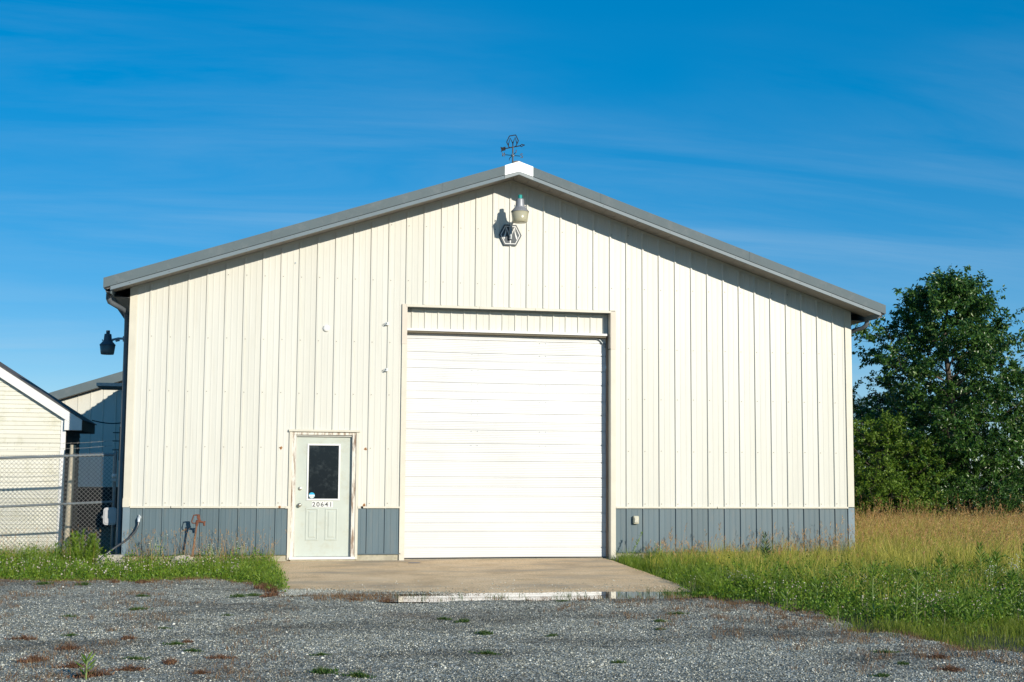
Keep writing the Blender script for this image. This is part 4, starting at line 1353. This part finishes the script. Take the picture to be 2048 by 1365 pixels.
o = H.build('clover_flowers', FLOW); tag(o, 'white clover flowers dotted over the clover by the gravel', 'flowers', kind='stuff')
H = Heap()
c0 = scatter(75, 8.2, 15, -7.6, -2.2, lambda x, y: (field(x, y) & inview(x, y)) * sstep(x - xr(y), .5, 1.6))
nb = 55
p = np.repeat(c0, nb, 0) + rng.normal(0, .10, (len(c0) * nb, 2))
hc = np.repeat(rng.uniform(.28, .58, len(c0)), nb) * (.75 + .25 * sstep(p[:, 1], -7, -4))
az = np.arctan2(p[:, 1] - np.repeat(c0, nb, 0)[:, 1], p[:, 0] - np.repeat(c0, nb, 0)[:, 0])
H.blades(at(p, -.13), hc * rng.uniform(.5, 1.1, len(p)), rng.uniform(.005, .009, len(p)), rng.uniform(.1, .75, len(p)), az=az, tip=.7)
o = H.build('grass_clumps', TALL); tag(o, 'ragged pale grass clumps standing above the clover', 'grass', kind='stuff')
# low bright grass at the edge of the yard
H = Heap()
def lowm(x, y): return np.clip(.45 + .7 * snoise(x, y, 1.1, 51), .22, 1) * (1 - sstep(y, -9.8, -9.0)) * sstep(x - np.interp(y, [-15, -12.5, -11.4, -10.6, -9.5], [9.6, 8.8, 8.1, 7.7, 7.7]) + .35 * snoise(x, y, .6, 53), -.3, .9)
p = scatter(30000, 6.5, 11.8, -15, -8.7, lowm)
H.blades(at(p, -.132), rng.uniform(.02, .10, len(p)) + .05 * sstep(p[:, 1], -11.2, -10), rng.uniform(.003, .006, len(p)), rng.uniform(.1, .8, len(p)), tip=.4)
o = H.build('low_grass', LOWG); tag(o, 'short bright yellow green grass bordering the gravel yard', 'grass', kind='stuff')
# dry brown growth along the gravel edges and over the near yard
H = Heap()
def drym(x, y):
    e = np.maximum(x - xr(y), y - yb(x))
    edge_ = np.exp(-((e + .05) / .38) ** 2) * .9
    patch = np.clip(snoise(x, y, 1.5, 55) + .15, 0, 1) * .6 * (1 - sstep(x, .6, 2.6))
    patch2 = np.clip(snoise(x, y, .9, 57) + .35, 0, 1) * .9 * sstep(x + .3 * (y + 10), 5.0, 6.8)
    apr = ((x > 2.0) & (x < 7.7) & (y > -5.3))
    return np.clip(edge_ + patch + patch2, 0, 1) * ~apr * (y < -2.2)
c0 = scatter(4600, -4, 11, -15, -2.2, drym)
p = np.repeat(c0, 9, 0) + rng.normal(0, .035, (len(c0) * 9, 2))
H.blades(at(p, gravel_z(p[:, 0], p[:, 1]) - .004), rng.uniform(.015, .075, len(p)), rng.uniform(.003, .006, len(p)), rng.uniform(.3, 1.2, len(p)), tip=0)
p2 = scatter(300, 2.4, 7.3, -6.2, -5.35, lambda x, y: (np.abs(x - 3.2) < .8) * 1.0 + .3)
p2 = np.repeat(p2, 6, 0) + rng.normal(0, .03, (len(p2) * 6, 2))
H.blades(at(p2, gravel_z(p2[:, 0], p2[:, 1])), rng.uniform(.03, .10, len(p2)), .004, rng.uniform(.3, 1.0, len(p2)), tip=0)
o = H.build('dry_weeds', DRY); tag(o, 'dry brown weeds creeping over the gravel and along its edges', 'weeds', kind='stuff')
# left strip: clover, grass and flowers in front of the wainscot and fence
def left(x, y):
    k = (y < -.04) | ((x < -.75) & (y < 2.42))
    e = y - yb(x) - .14 * snoise(x, y, .7, 61)
    return k & (e > -.02) & (x < 2.14 + .06 * np.sin(y * 7)) & (x > -6.5) & ~((x > -.70) & (x < -.25) & (y > -.4))
H = Heap()
p = scatter(43000, -6, 2.16, -5.1, 2.4, lambda x, y: left(x, y) * (1 - .6 * sstep(y, .3, 1)))
n = len(p)
lump = np.clip(.5 + .5 * snoise(p[:, 0], p[:, 1], .6, 62), 0, 1.2)
zt = -.13 + rng.uniform(.01, .24, n) * (.30 + .85 * lump ** 1.3) * (.35 + .65 * sstep(p[:, 1] - yb(p[:, 0]), 0, .8)) * (1 + .35 * sstep(p[:, 1], -1.2, -.4))
H.leaves(at(p, zt), rd(n), rng.uniform(.02, .042, n), rng.uniform(.018, .03, n), lo=.25, hi=1)
o = H.build('clover_strip', CLOV); tag(o, 'green clover strip between the gravel and the slate wainscot', 'clover', kind='stuff')
H = Heap()
p = scatter(21000, -6, 2.16, -5.1, 2.4, lambda x, y: left(x, y) * (.5 + .5 * sstep(x, .9, 1.6)))
H.blades(at(p, -.13), rng.uniform(.08, .30, len(p)) * (.4 + .6 * sstep(p[:, 1] - yb(p[:, 0]), 0, .9)) * (1 + .45 * sstep(p[:, 1], -1.0, -.2)), rng.uniform(.004, .008, len(p)), rng.uniform(.1, .8, len(p)), tip=.6, lo=.3, hi=1)
o = H.build('strip_grass', GRASS); tag(o, 'green grass growing through the clover before the wainscot', 'grass', kind='stuff')
H = Heap()
p = scatter(800, -6, 1.95, -2.2, -.1, lambda x, y: left(x, y) * np.clip(.35 + .8 * snoise(x, y, .9, 63), 0, 1) * (1 - .6 * sstep(x, .2, 1)))
zf = -.13 + rng.uniform(.13, .25, len(p)) * (.6 + .4 * sstep(p[:, 1], -2.2, -1.2))
H.octas(at(p, zf), rng.uniform(.009, .016, len(p)))
H.blades(at(p, -.13), zf + .13, .004, .05, lo=0, hi=.1)
o = H.build('strip_flowers', FLOW); tag(o, 'white clover flowers in the strip before the wainscot and fence', 'flowers', kind='stuff')
H = Heap()
p = np.concatenate([scatter(260, -.25, 2.3, -.5, -.06, lambda x, y: left(x, y)), scatter(160, -3.5, -.4, -.3, .8, lambda x, y: left(x, y))])
n = len(p)
hh = rng.uniform(.25, .70, n)
tips = H.blades(at(p, -.13), hh, .0045, rng.uniform(.05, .4, n), lo=.4, hi=1)
for k in range(4):
    H.leaves(tips - np.array([0, 0, 1]) * (.02 * k), np.column_stack([rng.normal(0, .5, n), rng.normal(0, .5, n), np.full(n, 1.)]), rng.uniform(.02, .045, n), .008)
o = H.build('dry_stalks', SEED); tag(o, 'dry tan grass stalks standing against the slate wainscot', 'grass', kind='stuff')

# single weeds -----------------------------------------------------------
WEED = leafmat('weed_leaf', [(0, (.08, .17, .016)), (.5, (.13, .23, .025)), (1, (.20, .30, .045))], .35, .5)
BLUEG = leafmat('dark_weed_leaf', [(0, (.022, .065, .02)), (1, (.05, .11, .03))], .3, .5)
PETAL = leafmat('white_petal', [(0, (.62, .62, .5)), (1, (.85, .85, .78))], .3, .6)
STEM = mat('weed_stem', (.24, .32, .10), .6, var=.2)
def stalk(x, y, h, seed, label, grp, z=-.13, lean=0, leafl=.10, nl=46, lm=None, nm='weed_stalk'):
    r_ = random.Random(seed)
    t_ = thing(nm, label, 'weed', (x, y, z), grp)
    az = r_.uniform(0, 6.28)
    pts = [(x + lean * h * (k / 5) ** 1.6, y + .02 * math.sin(az + k), z + h * k / 5) for k in range(6)]
    mb = MB(); mb.tube(pts, [.007, .007, .006, .005, .004, .002], 6); mb.build('stem', STEM, t_)
    H = Heap()
    s_ = np.sort(rng.uniform(.12, 1, nl)) ** .8
    P = np.stack([np.interp(s_, np.linspace(0, 1, 6), [q[i] for q in pts]) for i in range(3)], -1)
    a = np.arange(nl) * 2.4
    D = np.stack([np.cos(a), np.sin(a), .55 + .9 * s_ ** 2], -1)
    H.leaves(P, D, leafl * (.6 + .7 * np.sin(np.pi * np.clip(s_, .1, .93))), .017, fold=.15)
    H.build('leaves', lm or WEED, t_)
    return t_
LB = 'upright leafy green weed stalk at the edge of the gravel'
for i, (x, y, h, le) in enumerate([(8.33, -9.0, .62, .0), (8.66, -9.35, .60, .0), (8.47, -9.25, .27, 0), (8.23, -7.75, .34, 0), (8.78, -7.2, .36, 0), (7.85, -8.95, .20, 0), (9.3, -9.1, .26, 0), (9.05, -9.75, .18, 0), (7.95, -7.5, .2, 0), (10.2, -8.7, .30, 0)]):
    lb = 'tall lime green weed stalk with narrow leaves at the gravel edge' if h > .5 else ('knee high leafy weed standing in the clover by the gravel' if h > .25 else 'short leafy green weed sprout at the edge of the gravel')
    stalk(x, y, h, i, lb, 'leafy weed stalks by the gravel', lean=le, leafl=.10)
stalk(10.05, -1.85, .62, 30, 'tall dark leafy weed rising from the grass before the slate wainscot', None, leafl=.12, nl=60, lm=BLUEG)
stalk(8.16, -.45, .62, 31, 'thin weed leaning right beside the overhead door trim', None, lean=.35, leafl=.06, nl=26)
for i, (x, y, h) in enumerate([(11.6, -6.0, .5), (12.0, -5.5, .55), (11.2, -5.4, .5), (12.4, -6.1, .45), (11.9, -6.6, .42), (12.8, -5.0, .6), (10.9, -6.3, .4), (12.3, -4.6, .6), (11.3, -7.0, .36)]):
    stalk(x, y, h, 40 + i, 'bushy dark green weed in the thicket before the tall tan grass', 'bushy weeds before the tall grass', leafl=.12, nl=70)
stalk(.32, -12.05, .16, 50, 'bright green broadleaf seedling growing alone from the gravel', None, z=-.085, leafl=.10, nl=14)
stalk(-.50, -.85, .30, 51, 'small leafy weed standing in the clover before the concrete block', None, leafl=.06, nl=26)
def flowering(x, y, h, seed, label, grp, nfl=14):
    r_ = random.Random(seed)
    t_ = thing('flowering_weed', label, 'weed', (x, y, -.13), grp)
    mb = MB(); ends = []
    for k in range(5):
        a = r_.uniform(0, 6.28); sp2 = r_.uniform(.02, .12); hk = h * r_.uniform(.7, 1)
        pts = [(x, y, -.13), (x + .3 * sp2 * math.cos(a), y + .1 * sp2 * math.sin(a), -.13 + hk * .5), (x + sp2 * math.cos(a), y + .5 * sp2 * math.sin(a), -.13 + hk)]
        mb.tube(pts, [.004, .003, .0018], 4, smooth=False); ends.append(pts)
    mb.build('stems', STEM, t_)
    P = []
    for k in range(nfl):
        e = r_.choice(ends); s_ = r_.uniform(.72, 1.02)
        c_ = Vector(e[1]).lerp(Vector(e[2]), (s_ - .5) * 2)
        P.append((c_.x + r_.uniform(-.03, .03), c_.y + r_.uniform(-.02, .02), c_.z + r_.uniform(-.01, .02)))
    H = Heap(); H.octas(np.array(P), np.array([r_.uniform(.007, .013) for _ in P]), squash=.7); H.build('blossoms', PETAL, t_)
    H = Heap()
    P = np.array([Vector(e[0]).lerp(Vector(e[1]), r_.uniform(.2, 1)) for e in ends for _ in range(5)])
    H.leaves(P, rd(len(P)), .06, .014); H.build('leaves', WEED, t_)
for i, (x, y, h, n_) in enumerate([(.17, -.3, .56, 9), (.28, -.33, .60, 8), (.98, -.42, .42, 9), (1.12, -.35, .50, 12), (1.2, -.4, .48, 10), (1.52, -.33, .52, 11), (1.62, -.38, .50, 10)]):
    flowering(x, y, h, 70 + i, 'thin weed with small white blossoms against the slate wainscot', 'white flowering weeds along the wainscot', n_)
flowering(8.68, -.5, .50, 90, 'single white daisy weed standing in the grass by the outlet box', None, 7)
for i, (x, y, h) in enumerate([(11.7, -6.3, .52), (12.1, -5.9, .58), (12.6, -5.6, .62), (11.3, -6.5, .46), (12.9, -5.4, .6)]):
    flowering(x, y, h, 95 + i, 'weed topped with small white daisies in the dark green thicket', 'white daisies in the thicket', 18)
# feathery shrubs by the fence
FEA = leafmat('feathery_leaf', [(0, (.08, .18, .010)), (.5, (.18, .30, .02)), (1, (.30, .40, .05))], .4, .5)
def feathery(x, y, h, rad, n_, label, nm='feathery_shrub'):
    t_ = thing(nm, label, 'shrub', (x, y, -.13))
    mb = MB(); P, D = [], []
    for k in range(26):
        a = rng.uniform(0, 6.28); rr = rad * math.sqrt(rng.uniform(0, 1)); hk = h * rng.uniform(.7, 1) * (1 - .35 * (rr / rad) ** 2)
        e = Vector((x + rr * math.cos(a), y + .7 * rr * math.sin(a), -.13 + hk)); s_ = Vector((x + .25 * rr * math.cos(a), y + .2 * rr * math.sin(a), -.13))
        mb.tube([s_, s_.lerp(e, .5) + Vector((0, 0, .03)), e], [.005, .004, .002], 4, smooth=False)
        for q in range(n_ // 26):
            f_ = rng.uniform(.2, 1)
            P.append(s_.lerp(e, f_)); D.append((rng.normal(0, .7) + .6 * math.cos(a), rng.normal(0, .7), rng.uniform(.3, 1.3)))
    mb.build('stems', STEM, t_)
    H = Heap(); H.leaves(np.array(P), np.array(D), rng.uniform(.035, .085, len(P)), rng.uniform(.006, .010, len(P)), fold=.1); H.build('foliage', FEA, t_)
feathery(-.92, -.10, .70, .34, 4200, 'dense bright green feathery shrub against the chain link fence')
feathery(-1.65, -.15, .45, .35, 900, 'sparse pale feathery weed before the white clapboards', 'feathery_weed')
feathery(-2.25, -.05, .40, .30, 600, 'thin wispy weed at the fence before the shed wall', 'feathery_weed')
stalk(-1.32, -.15, .42, 99, 'leafy weed with broad leaves beside the pale post', None, leafl=.10, nl=26)
# tufts on the gravel
TUFT = leafmat('tuft_leaf', [(0, (.03, .085, .02)), (.6, (.07, .14, .025)), (1, (.16, .19, .06))], .3, .5)
RUSTW = leafmat('rust_weed', [(0, (.11, .05, .03)), (.6, (.20, .10, .055)), (1, (.28, .17, .09))], .2, .8)
def tuft_mesh(rad, h, n_):
    """an irregular clump: lobed outline, taller in the middle"""
    H = Heap()
    a0 = rng.uniform(0, 6.28, n_)
    wob = 1 + .45 * np.sin(a0 * 2 + rng.uniform(0, 6)) + .3 * np.sin(a0 * 3 + rng.uniform(0, 6))
    rr = rad * .8 * wob * rng.uniform(0, 1, n_) ** .8
    P = np.column_stack([1.25 * rr * np.cos(a0), .8 * rr * np.sin(a0), np.full(n_, -.006)])
    a = rng.uniform(0, 6.28, n_)
    H.blades(P, h * rng.uniform(.25, 1, n_) * (1.2 - .6 * rr / rr.max()), rng.uniform(.003, .007, n_), rng.uniform(.3, 1.5, n_), az=a, tip=.15)
    H.leaves(P[: n_ // 2] + np.array([0, 0, .012]), rd(n_ // 2), rng.uniform(.012, .03, n_ // 2), rng.uniform(.008, .014, n_ // 2))
    return H
TM, RM = [], []
for k in range(7):
    o = tuft_mesh(.085, .055, 210).build('weed_tuft', TUFT); TM.append(o.data); bpy.data.objects.remove(o)
    o = tuft_mesh(.10, .085, 200).build('weed_tuft', RUSTW); RM.append(o.data); bpy.data.objects.remove(o)
def tuft(x, y, s, kind):
    me = (TM if kind == 'g' else RM)[random.randrange(7)]
    o = bpy.data.objects.new('weed_tuft', me)
    COL.objects.link(o)
    o.location = (x, y, float(gravel_z(x, y)))
    o.rotation_euler = (0, 0, random.uniform(-.5, .5)); o.scale = (s * random.uniform(.8, 1.3), s, s * random.uniform(.7, 1.2))
    size = 'wide' if s > 1.05 else ('small' if s < .75 else 'middling')
    if x > 5.6: place = 'on the gravel toward the grassy field'
    elif y > -5.0: place = 'on the gravel at the foot of the clover strip'
    elif y > -6.7 and x > 2.4: place = 'at the edge of the puddle'
    elif y > -8.0: place = 'on the gravel before the entry door side of the apron'
    elif x > 2.9: place = 'out in the open gravel beyond the puddle'
    else: place = 'among the dried weeds on the gravel'
    col = 'green' if kind == 'g' else 'rusty brown'
    tag(o, '%s %s weed tuft %s' % (size, col, place), 'weed', '%s weed tufts %s' % (col, place))
for x, y, s in [(.33, -5.35, .9), (.37, -6.9, 1), (.9, -10.05, .8), (1.06, -10.5, .9), (.6, -10.9, .9), (2.1, -11.95, 1.3), (2.15, -10.95, .8), (1.74, -12.6, 1), (3.82, -9.75, 1), (3.8, -8.65, 1.1), (3.57, -11.15, 1.1), (4.43, -10.05, .8), (3.64, -8.4, .7), (5.4, -6.6, .8), (-.55, -3.5, 1.2), (-1.1, -3.3, 1.1), (2.35, -12.2, 1.1), (4.6, -11.7, .7), (5.9, -8.9, .8), (6.3, -8.3, .9), (5.7, -9.5, .7), (7.1, -11.6, 1), (6.9, -12.3, .9), (.75, -8.9, .6), (1.35, -7.6, .6), (1.5, -5.4, 1.2), (1.7, -5.15, 1.1), (-.3, -7.6, .7), (-.1, -9.2, .7), (2.8, -12.9, .9), (6.4, -12.9, .9)]:
    tuft(x, y, s, 'g')
for x, y, s in [(.35, -11.9, 1.2), (.15, -11.4, 1), (.6, -11.6, 1.1), (.9, -11.2, .9), (.1, -12.5, 1.1), (-.2, -11.0, 1), (1.15, -11.9, .8), (1.3, -11.0, .8), (.0, -10.2, .8), (-.5, -9.4, .9), (.45, -9.6, .7), (1.0, -9.9, .6), (3.3, -6.05, .9), (3.6, -5.95, 1), (2.9, -5.9, .8), (5.3, -5.95, .9), (5.5, -5.9, .6), (4.1, -6.0, .6), (7.4, -12.0, 1), (7.1, -12.7, 1), (.2, -3.1, 1.1), (-.2, -3.0, .9), (1.85, -4.2, 1.2), (1.97, -4.65, 1.2), (2.0, -5.05, 1.3), (1.9, -5.3, 1.1)]:
    tuft(x, y, s, 'r')
# small green shoots standing in the puddle
H = Heap()
c0 = np.column_stack([rng.uniform(3.4, 7.2, 34), rng.uniform(-6.2, -5.55, 34)])
p = np.repeat(c0, 14, 0) + rng.normal(0, .02, (34 * 14, 2))
H.blades(at(p, -.15), rng.uniform(.06, .15, len(p)), .005, rng.uniform(.2, .8, len(p)), tip=.2)
p = np.repeat(np.column_stack([rng.uniform(6.9, 7.6, 14), rng.uniform(-5.9, -5.4, 14)]), 16, 0); p = p + rng.normal(0, .04, p.shape)
H.blades(at(p, -.15), rng.uniform(.08, .2, len(p)), .006, rng.uniform(.2, .8, len(p)), tip=.2)
o = H.build('puddle_shoots', TUFT); tag(o, 'thin green shoots standing in the shallow puddle', 'weeds', kind='stuff')
# loose stones
m, t, b = nodes_of('loose_stone')
an_ = t.nodes.new('ShaderNodeAttribute'); an_.attribute_name = 'rnd'
c = ramp(t, an_.outputs['Fac'], [(0, (.055, .056, .045)), (.4, (.185, .186, .15)), (.72, (.38, .378, .31)), (.9, (.57, .565, .48)), (1, (.80, .785, .70))])
big = ramp(t, noise(t, 0.5, 7, 0.62, (.7, 1.5, 1)), [(0.34, (0.50, 0.49, 0.475)), (0.50, (1.05, 1.05, 1.05)), (.7, (1.3, 1.29, 1.27))])
c = mixc(t, 1.0, c, big, 'MULTIPLY')
c = mixc(t, ramp(t, noise(t, 0.33, 8, 0.7), [(0.55, (0, 0, 0)), (0.72, (0.55,) * 3)]), c, (0.15, 0.10, 0.065))
t.links.new(c, b.inputs['Base Color'])
b.inputs['Roughness'].default_value = .85
GST = m
H = Heap()
p = scatter(85000, -3.5, 9, -15.5, -2.4, lambda x, y: ((x < xr(y) + .25) & (y < yb(x) + .1)) * (.35 + .65 * sstep(-y, 5, 9)) * inview(x, y))
zg = gravel_z(p[:, 0], p[:, 1])
k = zg > -.106
H.octas(at(p[k], zg[k] + .002), rng.uniform(.0035, .0105, k.sum()) * (1 + 1.1 * (rng.uniform(0, 1, k.sum()) > .985)), squash=.7)
q = scatter(500, 2.3, 7.6, -5.25, -3.6, lambda x, y: sstep(-y, 3.4, 5.3))
H.octas(at(q, apron_z(q[:, 0], q[:, 1]) + .002), rng.uniform(.005, .012, len(q)), squash=.7, lo=.4)
q = scatter(5200, 2.0, 4.6, -5.3, -4.5, lambda x, y: sstep(-y - .35 * (x - 2.2), 4.3, 5.2))
H.octas(at(q, apron_z(q[:, 0], q[:, 1]) + .002), rng.uniform(.006, .013, len(q)), squash=.7, lo=.3)
o = H.build('loose_gravel', GST); tag(o, 'loose grey and white crushed stones scattered over the yard', 'gravel', kind='stuff')
mb = MB(); mb.add([(4.38 + .11 * math.cos(a), -.62 + .05 * math.sin(a), -.0065) for a in np.linspace(0, 6.28, 14, endpoint=False)] + [(4.38 + .10 * math.cos(a), -.62 + .045 * math.sin(a), -.001) for a in np.linspace(0, 6.28, 14, endpoint=False)], [tuple(range(14, 28))] + [(i, (i + 1) % 14, 14 + (i + 1) % 14, 14 + i) for i in range(14)])
tag(mb.build('metal_lid', mat('blue_steel', (.09, .12, .17), .5, .3), origin=(4.38, -.62, -.01)), 'small flat blue grey metal lid lying on the apron', 'lid')

# ================================================================== TREES
BARK = mat('tree_bark', (.10, .08, .06), .9, var=.3, scale=14, stretch=(3, 3, .6), bmp=.6)
def tree(nm, label, base, Ht, z0, rad, prof, nlimb, nsub, ntw, nlf, leafm, ll=.105, lw=.05, droop=.5, grp=None, rise=(.5, 1.1), shoot=.55, cat='tree'):
    bx_, by_, bz_ = base
    t_ = thing(nm, label, cat, base, grp)
    mb = MB()
    tp = [Vector((bx_ + .10 * math.sin(k * 1.3 + bx_), by_ + .10 * math.cos(k * 1.7), bz_ + Ht * .93 * k / 9)) for k in range(10)]
    tr = [max(.012, .022 * Ht * (1 - k / 9.6) ** .9) for k in range(10)]
    mb.tube(tp, tr, 8)
    def trunk(z):
        k = min(8.999, max(0, (z - bz_) / (Ht * .93) * 9)); i = int(k)
        return tp[i].lerp(tp[i + 1], k - i)
    P, D = [], []
    for i in range(nlimb):
        u = (i + rng.uniform(0, 1)) / nlimb
        z = bz_ + z0 + (Ht * .9 - z0) * u ** 1.05
        a = i * 2.39996 + rng.uniform(-.4, .4)
        R_ = rad * np.interp(u, [q[0] for q in prof], [q[1] for q in prof]) * rng.uniform(.62, 1.28)
        s_ = trunk(z - .25 * R_ * .5) if z - bz_ > .6 else trunk(bz_ + .3)
        up_ = rng.uniform(*rise)
        e = Vector((s_.x + R_ * math.cos(a), s_.y + R_ * math.sin(a), min(z + up_ * R_ * .6, bz_ + Ht)))
        m_ = s_.lerp(e, .5) + Vector((0, 0, -.06 * R_))
        mb.tube([s_, m_, e], [max(.010, .012 * R_ + .008), .010, .004], 5, cap=False)
        for j in range(nsub):
            f_ = .22 + .78 * (j + rng.uniform(0, 1)) / nsub
            c_ = (s_.lerp(m_, f_ * 2) if f_ < .5 else m_.lerp(e, f_ * 2 - 1))
            aa = a + rng.normal(0, .9)
            ls = R_ * .38 * rng.uniform(.5, 1.1) + .12
            g = c_ + Vector((ls * math.cos(aa), ls * math.sin(aa), ls * rng.uniform(-.15, .9)))
            mb.tube([c_, g], [.006, .003], 3, smooth=False, cap=False)
            for q in range(ntw):
                h_ = c_.lerp(g, rng.uniform(.25, 1))
                d = Vector((math.cos(aa) + rng.normal(0, .8), math.sin(aa) + rng.normal(0, .8), rng.uniform(-.4, 1.3))).normalized()
                lt = shoot * rng.uniform(.4, 1)
                kk = rng.uniform(0, 1, nlf)[:, None]
                P.append(np.array(h_) + kk * np.array(d) * lt + rng.normal(0, .025, (nlf, 3)))
                dd_ = np.array(d) * .6 + rng.normal(0, .7, (nlf, 3)); dd_[:, 2] -= droop
                D.append(dd_)
    mb.build('trunk', BARK, t_)
    P = np.concatenate(P); D = np.concatenate(D)
    k = P[:, 2] > bz_ + .05
    P, D = P[k], D[k]
    H = Heap()
    H.leaves(P, D, ll * rng.uniform(.6, 1.15, len(P)), lw * rng.uniform(.7, 1.1, len(P)), fold=.18)
    H.build('crown', leafm, t_)
    return t_
PEAR = leafmat('pear_leaf', [(0, (.020, .062, .013)), (.5, (.050, .128, .022)), (.9, (.11, .21, .04)), (1, (.24, .32, .12))], .30, .28)
LIGHT = leafmat('light_leaf', [(0, (.07, .15, .014)), (.5, (.14, .24, .024)), (1, (.22, .31, .045))], .38, .45)
DARKL = leafmat('dark_leaf', [(0, (.012, .034, .010)), (1, (.035, .075, .018))], .22, .4)
OVAL = [(0, .75), (.2, .80), (.38, .95), (.46, 1.0), (.6, .88), (.75, .64), (.9, .34), (1, .10)]
BUSH = [(0, .8), (.3, 1.0), (.6, .85), (1, .35)]
tree('pear_tree', 'tall dark green leafy tree standing beyond the right end of the barn', (21.5, 12.0, -.13), 7.75, .25, 2.4, OVAL, 60, 8, 4, 42, PEAR, .13, .058, .65, shoot=.8, rise=(.5, 1.1))
tree('leafy_tree', 'round light green tree half hidden behind the barn corner', (18.95, 11.6, -.13), 3.3, .1, 1.55, BUSH, 40, 7, 3, 34, LIGHT, .09, .045, .25, rise=(.3, .8))
tree('leafy_tree', 'dark bushy tree to the right of the tall leafy tree', (25.9, 13.2, -.13), 4.2, .3, 2.3, BUSH, 40, 8, 3, 36, PEAR, rise=(.3, .9))
tree('leafy_tree', 'dense dark tree filling the gap behind the tall leafy tree', (23.4, 17.0, -.13), 4.4, .2, 3.0, BUSH, 40, 8, 3, 34, DARKL, .12, .06, .3)
tree('leafy_tree', 'broad green tree farthest along the edge of the field', (31.0, 18.0, -.13), 6.5, .4, 3.4, BUSH, 40, 8, 3, 30, LIGHT, .13, .065, .3)
tree('shrub', 'light green shrub at the foot of the trees beside the barn corner', (18.7, 10.6, -.13), 1.3, .1, 1.2, BUSH, 22, 6, 3, 30, LIGHT, .085, .04, .3, cat='shrub')
tree('shrub', 'low dark shrub under the crown of the tall leafy tree', (21.2, 10.4, -.13), 1.1, .1, 1.3, BUSH, 22, 6, 3, 28, PEAR, .085, .04, .3, cat='shrub')
tree('shrub', 'low green shrub below the dark bushy tree', (23.6, 10.6, -.13), 1.4, .1, 1.5, BUSH, 22, 6, 3, 28, PEAR, .085, .04, .3, cat='shrub')
CON = [(0, 1.0), (.3, .78), (.6, .48), (.85, .22), (1, .05)]
tree('conifer', 'dark conifer tip showing above the light green tree by the barn', (25.6, 25.5, -.13), 4.9, .3, 1.5, CON, 46, 6, 2, 26, DARKL, .08, .02, .1, rise=(-.1, .25), shoot=.3)
tree('conifer', 'second dark conifer beside the first, lower and half covered by leaves', (27.2, 26.5, -.13), 4.7, .3, 1.5, CON, 40, 6, 2, 24, DARKL, .08, .02, .1, rise=(-.1, .25), shoot=.3)
